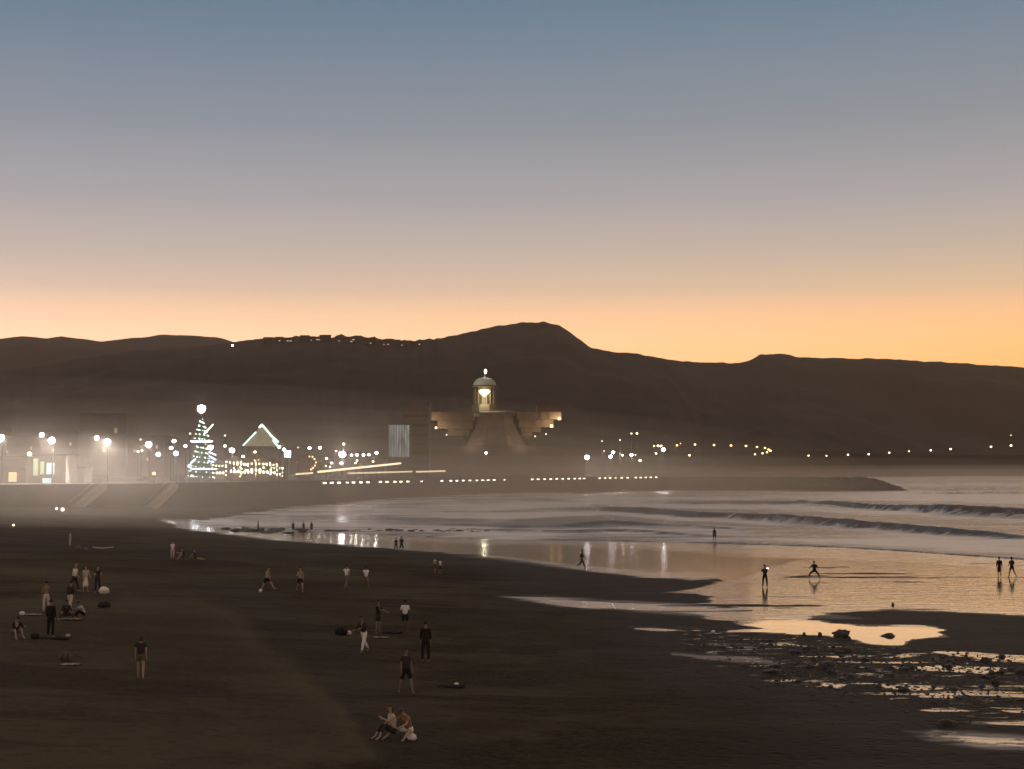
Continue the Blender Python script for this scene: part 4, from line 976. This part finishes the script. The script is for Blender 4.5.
def person(px, py, label, h=1.72, face=0, lean=0, legs=((4, 4, 4), (-4, 4, 4)), arms=((6, 8, 10), (-6, 8, 10)), shirt='dark', sleeve=.55, bottom='black', blen=1.0, hair='k', long=False,
           skin='m', group=None, dz=0.0, pos=None, sit=False, nod=0, dress=False, cat='person'):
    """legs / arms: (left, right) of (swing forward, spread, bend); blen 1 = trousers, .45 = shorts"""
    p = pos or sand(px, py); k = h / 1.72
    Lg = {}
    up = Vector((0, -math.sin(R(lean)), math.cos(R(lean))))
    fw = Vector((0, -math.cos(R(lean)), -math.sin(R(lean))))
    pel = Vector((0, 0, .93)); V = [pel, pel + up * .13, pel + up * .34, pel + up * .50, pel + up * .575]
    hd = Vector((0, -math.sin(R(lean + nod)), math.cos(R(lean + nod)))); hf = Vector((0, -math.cos(R(lean + nod)), -math.sin(R(lean + nod))))
    V += [V[4] + hd * .045 + hf * .02, V[4] + hd * .13 + hf * .025, V[4] + hd * .20 + hf * .01]
    rad = [(.125, .10), (.115, .09), (.145, .10), (.09, .075), (.052, .052), (.07, .075), (.082, .095), (.06, .07)]
    E = [(0, 1), (1, 2), (2, 3), (3, 4), (4, 5), (5, 6), (6, 7)]
    def add(v, r, par): V.append(v); rad.append(r); E.append((par, len(V) - 1)); return len(V) - 1
    J = {}
    for s, nm, (sw, spd, bend) in ((1, 'L', legs[0]), (-1, 'R', legs[1])):
        hip = add(pel + Vector((s * .095, 0, -.07)), .088, 0); d1 = dirv(sw, spd, s); kn = add(V[hip] + d1 * .42, .058, hip)
        d2 = dirv(sw - bend, spd * .4, s); cf = add(V[kn] + d2 * .15, .055, kn); an = add(V[kn] + d2 * .40, .036, cf)
        ft = Vector((s * .12, -math.cos(R(sw - bend)), math.sin(R(sw - bend)) * (1 if abs(sw - bend) > 25 else 0))); 
        if sit: ft = Vector((s * .15, -.8, -.35)) if d2.z < -.4 else Vector((s * .2, -.3, .9))
        ft.normalize(); hl = add(V[an] + d2 * .05 - ft * .02, .036, an); toe = add(V[hl] + ft * .17 + Vector((0, 0, -.01)), (.038, .026), hl)
        J[nm] = (hip, kn, cf, an, hl, toe)
    A = {}
    for s, nm, (sw, spd, bend) in ((1, 'l', arms[0]), (-1, 'r', arms[1])):
        sh = add(V[2] + up * .11 + Vector((s * .175, 0, 0)), .056, 2); d1 = dirv(sw + lean * .3, spd, s); el = add(V[sh] + d1 * .28, .041, sh)
        d2 = dirv(sw + bend + lean * .3, spd * (.3 if bend < 60 else -1.2), s); wr = add(V[el] + d2 * .24, .027, el); pm = add(V[wr] + d2 * .075, (.036, .022), wr)
        sd = Vector((1, 0, 0)) * s
        for q, (o_, ln) in enumerate(((-.027, .072), (-.009, .085), (.009, .08), (.027, .062))):
            lat = d2.cross(sd).normalized(); b_ = V[pm] + d2 * .02 + lat * o_; f1 = add(b_ + d2 * ln * .55, .0095, pm); add(V[f1] + (d2 * .8 - sd * .5).normalized() * ln * .45, .008, f1)
        t1 = add(V[wr] + d2 * .05 + d2.cross(sd).normalized() * -.05, .011, wr); add(V[t1] + d2 * .04, .009, t1)
        A[nm] = (sh, el, wr)
    zmin = min(min(V[J[n][4]].z - .036, V[J[n][5]].z - .028) for n in 'LR')
    if sit: zmin = min(zmin, pel.z - .125)
    off = Vector((0, 0, -zmin)); V = [v + off for v in V]
    t = thing('person', label, cat, (p.x, p.y, p.z + dz), R(face), group); t.scale = (k, k, k)
    skin_obj('body', V, E, rad, SKIN[skin], t)
    up3 = lambda i: V[i]
    if shirt:
        vs = [V[0] - up * .10, V[1], V[2], V[3] - up * .01]; rr = [(.158, .134), (.146, .120), (.168, .122), (.085, .08)]; ee = [(0, 1), (1, 2), (2, 3)]
        for nm in 'lr':
            sh, el, wr = A[nm]; vs.append(V[sh]); rr.append(.074); ee.append((2, len(vs) - 1)); a = len(vs) - 1
            vs.append(V[sh].lerp(V[el], min(1, sleeve) * .98)); rr.append(.060); ee.append((a, len(vs) - 1))
            if sleeve > 1: a = len(vs) - 1; vs.append(V[el].lerp(V[wr], (sleeve - 1) * .98)); rr.append(.042); ee.append((a, len(vs) - 1))
        skin_obj('shirt', vs, ee, rr, CM[shirt], t, 2)
    if bottom:
        vs = [V[0] + up * .12, V[0] - Vector((0, 0, .03))]; rr = [(.134, .108), (.140, .122)]; ee = [(0, 1)]
        if dress:
            vs += [V[0] + Vector((0, .0, -.25)), V[0] + Vector((0, 0, -.5 * blen - .2))]; rr += [(.19, .16), (.23, .20)]; ee += [(1, 2), (2, 3)]
        else:
            for nm in 'LR':
                hip, kn, cf, an, *_ = J[nm]; vs.append(V[hip]); rr.append(.108); ee.append((1, len(vs) - 1)); a = len(vs) - 1
                vs.append(V[hip].lerp(V[kn], min(1, blen * 1.6))); rr.append(.078 if blen > .6 else .092); ee.append((a, len(vs) - 1))
                if blen > .62: a = len(vs) - 1; vs.append(V[kn].lerp(V[an], (blen - .62) / .38)); rr.append(.058); ee.append((a, len(vs) - 1))
        skin_obj('skirt' if dress else ('trousers' if blen > .62 else 'shorts'), vs, ee, rr, CM[bottom], t, 1)
    hc = V[6] + hd * .015; xa = Vector((1, 0, 0))
    b = BM(); bmesh.ops.create_uvsphere(b, u_segments=14, v_segments=10, radius=1)
    for v in list(b.verts):
        if v.co.y < -.1 and v.co.z < .28 - .0: b.verts.remove(v)
        elif v.co.z < -.45 and not long: b.verts.remove(v)
    for v in b.verts:
        c = v.co.copy(); lg = (1.0 + (1.6 if long and c.z < 0 else 0) * -c.z) if c.z < 0 else 1
        v.co = hc + xa * c.x * .098 + (-hf) * (c.y * .112 + .008) + hd * (c.z * .118 * lg)
    obj('hair', b, m_hair[hair], t, True)
    for s in (-1, 1):
        b = BM(); ball(b, hc - hd * .02 + hf * .088 + xa * s * .034, .014, sub=1); obj('eye', b, m_eye, t, True)
        b = BM(); ball(b, hc - hd * .035 + xa * s * .09, .026, (.45, .8, 1.2), sub=1); obj('ear', b, SKIN[skin], t, True)
    b = BM(); v0 = [b.verts.new(q) for q in (hc + hf * .094 - hd * .005, hc + hf * .122 - hd * .052, hc + hf * .088 - hd * .058 + xa * .017, hc + hf * .088 - hd * .058 - xa * .017)]
    for f in ((0, 2, 1), (0, 1, 3), (1, 2, 3), (0, 3, 2)): b.faces.new([v0[i] for i in f])
    obj('nose', b, SKIN[skin], t, True)
    b = BM(); ball(b, hc - hd * .082 + hf * .082, .022, (1, .4, .35), sub=1); obj('mouth', b, m_mouth, t, True)
    t['_hand'] = tuple(V[A['r'][2]]); return t
STAND = ((3, 4, 3), (-2, 4, 2)); WALK = ((22, 2, 8), (-20, 2, 18)); STRIDE = ((30, 2, 10), (-28, 2, 28)); RUN = ((42, 3, 45), (-32, 3, 55))
HANG = ((4, 7, 12), (-4, 7, 12)); SWING = ((-22, 6, 22), (24, 6, 26)); FOLD = ((18, 10, 82), (18, 10, 82)); PHONE = ((48, 8, 84), (48, 8, 84)); SIDE = ((5, 22, 60), (5, 22, 60))
SITK = ((126, 8, 96), (122, 8, 92)); SITF = ((84, 10, 8), (88, 12, 14)); CROSS = ((100, 30, 36), (101, 30, 42)); KNEES = ((52, 4, 40), (52, 4, 40)); PROP = ((-38, 16, 6), (-38, 16, 6))
# left group
person(74, 591.5, 'person walking in a pale top and dark trousers, left of the woman in white', 1.78, 75, 9, WALK, SWING, 'white', 1.5, 'dark', 1, 'f', skin='l')
person(70, 612.5, 'person in pale trousers and dark top standing behind the dark seated figures', 1.76, 160, 3, WALK, HANG, 'dark', 1.6, 'pale', 1)
person(85.5, 592, 'woman in a long white skirt standing between two taller people', 1.66, 30, 2, STAND, ((20, 8, 40), (10, 8, 20)), 'pale', .4, 'white', .9, 'b', True, 'l', dress=True)
person(97.5, 592.5, 'person in dark clothes with folded pale arms, right of the woman in white', 1.70, 20, 0, STAND, FOLD, 'dark', .5, 'dark', 1, skin='l')
person(46, 612.5, 'bare-chested person in pale trousers standing behind the tall figure in black', 1.72, 210, 2, STAND, ((0, 8, 15), (25, 10, 60)), None, .5, 'pale', 1, skin='m')
person(50.5, 637.5, 'tall person all in black standing on the dark mat', 1.80, 170, 0, STAND, HANG, 'black', 1.9, 'black', 1)
person(15, 638.5, 'person in a dark hooded top sitting on the sand with knees up, furthest left', 1.72, 40, 22, SITK, KNEES, 'black', 1.9, 'grey', .5, skin='l', sit=True, nod=10)
person(66, 619.5, 'dark figure sitting cross-legged on the pale towel', 1.70, 20, 14, CROSS, ((30, 14, 30), (30, 14, 30)), 'dark', 1.8, 'dark', 1, sit=True)
person(84, 618.5, 'figure in pale top crouched at the right end of the pale towel', 1.55, -60, 25, SITK, KNEES, 'pale', .8, 'black', 1, sit=True, nod=12)
person(140.5, 679, 'bare-legged woman in dark top and shorts walking alone away from the camera', 1.70, 190, 0, ((16, 2, 5), (-12, 2, 14)), HANG, 'dark', .6, 'olive', .32, 'b', True, 'l')
# far left
person(70, 545.5, 'pale standing figure far back beside a surfboard on the sand', 1.45, 90, 0, STAND, HANG, 'pale', 1.2, 'pale', 1, skin='l')
person(172.5, 558.5, 'pale standing figure beside two seated people on the dark sand', 1.55, 0, 0, STAND, HANG, 'white', .6, 'pale', 1, skin='l')
person(184, 559, 'seated figure nearest the pale standing figure', 1.6, -60, 15, SITK, KNEES, 'dark', .6, 'dark', .4, skin='l', sit=True)
person(196, 560, 'seated figure further from the pale standing figure', 1.6, 70, -20, SITF, PROP, 'dark', .6, 'dark', .4, skin='l', sit=True)
# ball players
person(266.5, 592.5, 'bare-chested ball player in dark shorts stretching a leg to the ball', 1.76, 60, 14, ((48, 6, 14), (-22, 4, 10)), ((-30, 24, 30), (35, 24, 30)), None, .5, 'black', .42, skin='l')
person(300, 592, 'bare-chested ball player in dark shorts jogging, second from the left', 1.74, 20, 8, ((28, 4, 30), (-20, 3, 34)), ((-20, 14, 70), (28, 14, 70)), None, .5, 'black', .45, skin='l')
person(346.5, 588.5, 'ball player in a white top and grey shorts with one arm raised', 1.70, 150, 4, WALK, ((20, 70, 40), (-10, 10, 20)), 'white', .6, 'grey', .45, skin='m')
person(366, 589.5, 'ball player in a short white top furthest right of the four', 1.68, 200, 6, WALK, SWING, 'white', .5, 'brown', .5, skin='d')
person(435, 573, 'first of two small figures standing together at the wet edge', 1.35, -50, 0, STAND, FOLD, 'pale', .6, 'olive', .6)
person(440, 573.5, 'second and paler-topped of two small figures standing together at the wet edge', 1.25, 50, 3, STAND, HANG, 'white', .5, 'dark', .6)
person(396, 551, 'smaller of the silhouetted pair walking at the water line', 1.45, 200, 0, WALK, HANG, 'dark', .8, 'black', 1)
person(401.5, 552, 'taller of the silhouetted pair walking at the water line', 1.76, 200, 0, STRIDE, SWING, 'dark', .8, 'black', .7)
# centre group
person(378, 633.5, 'person in a black top with bare legs holding an arm out over a friend', 1.74, 70, 0, STAND, ((40, 20, 30), (60, 10, 20)), 'black', .9, 'dark', .42, skin='m')
person(364, 652.5, 'person in pale trousers and dark top bending forward beside the dark bag', 1.78, -40, 16, WALK, ((40, 10, 40), (25, 10, 30)), 'dark', 1.5, 'white', 1)
person(405, 632.5, 'person in a loose white shirt and dark shorts standing right of the arm-out figure', 1.74, 190, 0, STAND, ((10, 12, 30), (10, 12, 30)), 'white', .9, 'black', .45, skin='d')
person(425.5, 662, 'broad person in black seen from behind, furthest right of the central group', 1.82, 185, 0, STAND, HANG, 'black', 1.8, 'black', 1)
person(406, 693, 'person in black shorts striding with pale shoes in front of the central group', 1.76, 30, 0, ((20, 8, 6), (-14, 8, 10)), HANG, 'dark', .6, 'black', .55, skin='m')
person(393, 739, 'woman sitting upright in a pale top, nearest the camera', 1.68, -65, 6, SITK, ((50, 26, 70), (18, 10, 40)), 'pale', .3, 'dark', .9, 'b', True, 'l', sit=True)
person(409, 738, 'person sitting in a brown top bent over white shorts, nearest the camera', 1.72, -35, 30, CROSS, ((40, 12, 30), (50, 12, 20)), 'brown', .7, 'white', .5, 'b', skin='l', sit=True, nod=15)
# water line
person(582, 568, 'dark silhouette walking beside the brightest lamp reflection on the wet sand', 1.72, 110, 0, STRIDE, SWING, 'dark', 1.2, 'black', 1)
person(714.5, 541.5, 'lone bather standing in the shallow foam', 1.70, 180, 0, STAND, HANG, 'black', .3, 'black', .5, skin='d')
photo = person(765, 587.5, 'person standing alone on the golden wet sand holding up a small white phone', 1.72, 180, 0, ((2, 7, 2), (-2, 7, 2)), PHONE, 'dark', 1.4, 'black', 1)
person(814.5, 579.5, 'silhouette squatting with knees wide apart on the wet sand', 1.66, 180, 12, ((34, 40, 62), (34, 40, 62)), ((25, 26, 40), (25, 26, 40)), 'black', 1, 'black', .9)
person(999.5, 577.5, 'left of two silhouettes at the right edge, in a long dark coat on wet sand', 1.74, 160, 0, WALK, HANG, 'black', 1.8, 'black', .6, dress=True)
person(1012, 577.5, 'right of two silhouettes walking on the wet sand at the right edge, with bare legs', 1.74, 200, 0, WALK, SIDE, 'dark', .7, 'black', .42, skin='d')
for i, (x, y, d) in enumerate([(258, 530.5, -.35), (293, 531, -.35), (303.5, 530, -.5), (311.5, 530, -.5)]):
    person(x, y, ['lone wader furthest left in the shallows', 'wader in the bright shallows left of the close pair', 'left of the close pair of waders by the lamp reflections', 'right of the close pair of waders by the lamp reflections'][i], 1.7, [90, 40, 150, 220][i], 0, STAND, HANG, 'black', .5, 'black', .5, skin='d', dz=d)
# bake every grown body and garment to a plain mesh
dg = dg_update()
baked = []
for o, m in PENDING:
    me = bpy.data.meshes.new_from_object(o.evaluated_get(dg)); me.name = o.name; baked.append((o, m, me))
for o, m, me in baked:
    o.modifiers.clear(); o.data = me; me.materials.clear(); me.materials.append(m)
    for q in me.polygons: q.use_smooth = True; q.material_index = 0
hp = photo.matrix_world @ Vector(photo['_hand'])
t = thing('phone', 'small white phone held up by the person on the golden wet sand', 'phone', hp + Vector((.12, .10, .06)))
b = BM(); box(b, 0, 0, 0, .16, .012, .085); obj('body', b, CM['white'], t)
b = BM(); box(b, 0, -.0085, 0, .15, .004, .075); obj('screen', b, emat('phone_screen', (1, .93, .85), 6), t)
for o in bpy.data.objects:
    if '_hand' in o: del o['_hand']

# ------------------------------------------------------------------ things lying on the sand
def towel(px, py, ln, wd_, c, label, rz=0):
    p = sand(px, py); bm = BM(); n, m_ = 14, 5; rows = []
    for i in range(n):
        row = []
        for j in range(m_):
            x, y = (i / (n - 1) - .5) * ln, (j / (m_ - 1) - .5) * wd_
            row.append(bm.verts.new((x, y, .045 + .011 * math.sin(i * 1.3 + j) + .02 * noise.noise(Vector((x * 3, y * 3, px))))))
        rows.append(row)
    for a, c_ in zip(rows, rows[1:]):
        for j in range(m_ - 1): bm.faces.new((a[j], c_[j], c_[j + 1], a[j + 1]))
    bmesh.ops.solidify(bm, geom=bm.faces[:], thickness=.025)
    o = obj('towel', bm, CM[c], None, True); o.location = p; o.rotation_euler.z = rz; tag(o, label, 'towel')
def bag(px, py, s, c, label, name='backpack', cat='backpack'):
    p = sand(px, py); t = thing(name, label, cat, p, random.uniform(-.6, .6))
    b = BM(); bmesh.ops.create_icosphere(b, subdivisions=3, radius=1)
    for v in b.verts:
        q = v.co; n = noise.noise(q * 1.6 + Vector((px, 0, 0))) * .2; v.co = Vector((q.x * (1 + n) * s * .55, q.y * (1 + n) * s * .4, max(-.06, q.z * (1 + n) * s * .42 + s * .3)))
    obj('body', b, CM[c], t, True)
    for e in (-.2, .2):
        b = BM(); tube(b, [(e * s, -s * .36, s * .12), (e * s * 1.1, -s * .5, s * .35), (e * s, -s * .2, s * .68)], .022, 5); obj('strap', b, CM[c] if c in ('white', 'pale') else CM['dark'], t)
def board(px, py, ln, c, label, rz=0):
    p = sand(px, py); t = thing('surfboard', label, 'surfboard', p, rz); b = BM(); n = 16; top, bot = [], []
    for i in range(n):
        s = i / (n - 1); w = .27 * math.sin(math.pi * (s * .94 + .03)) ** .6; x = (s - .5) * ln; z = .1 + .12 * (2 * s - 1) ** 2
        top.append([b.verts.new((x, w * q, z + .035 * (1 - q * q))) for q in (-1, -.5, 0, .5, 1)]); bot.append([b.verts.new((x, w * q * .95, z - .04)) for q in (-1, -.5, 0, .5, 1)])
    for i in range(n - 1):
        for j in range(4):
            b.faces.new((top[i][j], top[i + 1][j], top[i + 1][j + 1], top[i][j + 1])); b.faces.new((bot[i][j + 1], bot[i + 1][j + 1], bot[i + 1][j], bot[i][j]))
        b.faces.new((top[i][0], bot[i][0], bot[i + 1][0], top[i + 1][0])); b.faces.new((top[i + 1][4], bot[i + 1][4], bot[i][4], top[i][4]))
    for e in (0, n - 1):
        b.faces.new(top[e] + bot[e][::-1])
    obj('deck', b, CM[c], t, True)
    b = BM(); tri = [b.verts.new(v) for v in ((-ln * .42, 0, .08), (-ln * .36, 0, .06), (-ln * .43, .01, -.04), (-ln * .42, .02, .08))]
    for f in ((0, 1, 2), (1, 3, 2), (3, 0, 2), (0, 3, 1)): b.faces.new([tri[i] for i in f])
    obj('fin', b, CM['dark'], t)
def soccer(px, py):
    p = sand(px, py); bm = BM(); bmesh.ops.create_icosphere(bm, subdivisions=3, radius=.13); o = obj('ball', bm, CM['white'], None, True); o.location = p + Vector((0, 0, .13)); tag(o, 'pale ball at the foot of the stretching player', 'ball')
soccer(260.5, 592.5)
bag(104, 593.5, .62, 'white', 'heap of white towels and bag right of the person with folded arms', 'beach_bag', 'bag')
bag(101.5, 607.5, .45, 'dark', 'left of two dark backpacks behind the pale towel')
bag(106.5, 607, .5, 'dark', 'right of two dark backpacks behind the pale towel')
towel(31, 615, 1.15, .5, 'white', 'short white towel left of the bare-chested person', .05); bag(22, 615, .28, 'white', 'small white bag at the left end of the short white towel', 'beach_bag', 'bag')
towel(70, 619.5, 1.3, .7, 'pale', 'pale towel under the two dark seated figures', -.05)
towel(54, 638.5, 1.5, .9, 'dark', 'dark mat under the tall person in black', 0); bag(68, 637, .22, 'pale', 'small pale bag at the right end of the dark mat', 'beach_bag', 'bag')
bag(35, 639, .4, 'black', 'black bag between the furthest left seated person and the dark mat')
bag(66, 661, .55, 'olive', 'dark backpack alone on a pale towel, below the left group'); towel(70, 665, .85, .6, 'pale', 'pale towel under the lone dark backpack', .1)
board(103, 549, 2.1, 'pale', 'pale surfboard lying flat far back on the sand', .1); bag(78, 550, .6, 'grey', 'left of two grey bags beside the far pale figure'); bag(85, 551, .5, 'grey', 'right of two grey bags beside the far pale figure')
bag(342, 635, .62, 'black', 'black bag on the sand left of the person in pale trousers'); bag(348.5, 634.5, .3, 'white', 'small white bag touching the black bag', 'beach_bag', 'bag')
towel(381, 638, .8, .5, 'pale', 'small pale towel at the feet of the arm-out figure', .1); towel(392, 633, 1.1, .7, 'black', 'black towel right of the arm-out figure', .05)
towel(452, 687, 1.1, .7, 'black', 'black towel alone to the right of the striding person', -.05); bag(456.5, 685.5, .18, 'white', 'small pale bag on the lone black towel', 'beach_bag', 'bag')
bag(412, 740, .3, 'white', 'white bag in front of the person in the brown top', 'beach_bag', 'bag')
bag(713, 633, .22, 'white', 'small pale stone, shaped as a bag, alone at the left end of the rock field', 'beach_bag', 'bag')  # bag mesh standing in for a pale stone

# ------------------------------------------------------------------ haze: sea mist lit by the promenade
HAZE_D = 0.72e-4
hb = BM(); box(hb, 0, 2250, 250, 6400, 5000, 520)
hz = bpy.data.materials.new('sea_mist'); hz.use_nodes = True; n = hz.node_tree.nodes; n.clear()
out = n.new('ShaderNodeOutputMaterial'); pv = n.new('ShaderNodeVolumePrincipled'); pv.inputs['Color'].default_value = (.95, .78, .63, 1)
pv.inputs['Density'].default_value = HAZE_D; pv.inputs['Anisotropy'].default_value = .35
hz.node_tree.links.new(pv.outputs[0], out.inputs['Volume']); hz.cycles.homogeneous_volume = True; hz.cycles.volume_sampling = 'MULTIPLE_IMPORTANCE'
ho = obj('haze', hb, hz); tag(ho, kind='stuff')

# banks of sea spray lying low over the promenade end of the bay, thickest near the ground
mm = bpy.data.materials.new('spray_bank'); mm.use_nodes = True; n = mm.node_tree.nodes; n.clear()
out = n.new('ShaderNodeOutputMaterial'); pv = n.new('ShaderNodeVolumePrincipled'); pv.inputs['Color'].default_value = (.97, .86, .73, 1)
pv.inputs['Density'].default_value = 2.9e-4; pv.inputs['Anisotropy'].default_value = .7
mm.node_tree.links.new(pv.outputs[0], out.inputs['Volume']); mm.cycles.homogeneous_volume = True; mm.cycles.volume_sampling = 'MULTIPLE_IMPORTANCE'
BANK = [((-170 + 9 * i, 475 - 6 * i, 3), (285 - 13 * i, 300 - 10 * i, h_)) for i, h_ in enumerate((32, 26, 21, 16.5, 12.5, 9.5, 7))]
for c, r_ in BANK + [((-75, 262, 1), (130, 125, 12)), ((-72, 270, 1), (118, 112, 9)), ((-70, 280, 1), (105, 100, 6.5)), ((-62, 225, 1), (118, 112, 10.5)), ((-50, 205, 1), (104, 98, 8)), ((520, 1500, 1), (560, 720, 13)), ((540, 1480, 1), (520, 640, 9)), ((40, 640, 2), (330, 300, 13)), ((20, 640, 2), (290, 280, 9))]:
    b = BM(); bmesh.ops.create_uvsphere(b, u_segments=40, v_segments=20, radius=1, matrix=Matrix.Translation(c) @ Matrix.Diagonal((*r_, 1)))
    tag(obj('spray_mist', b, mm), kind='stuff')
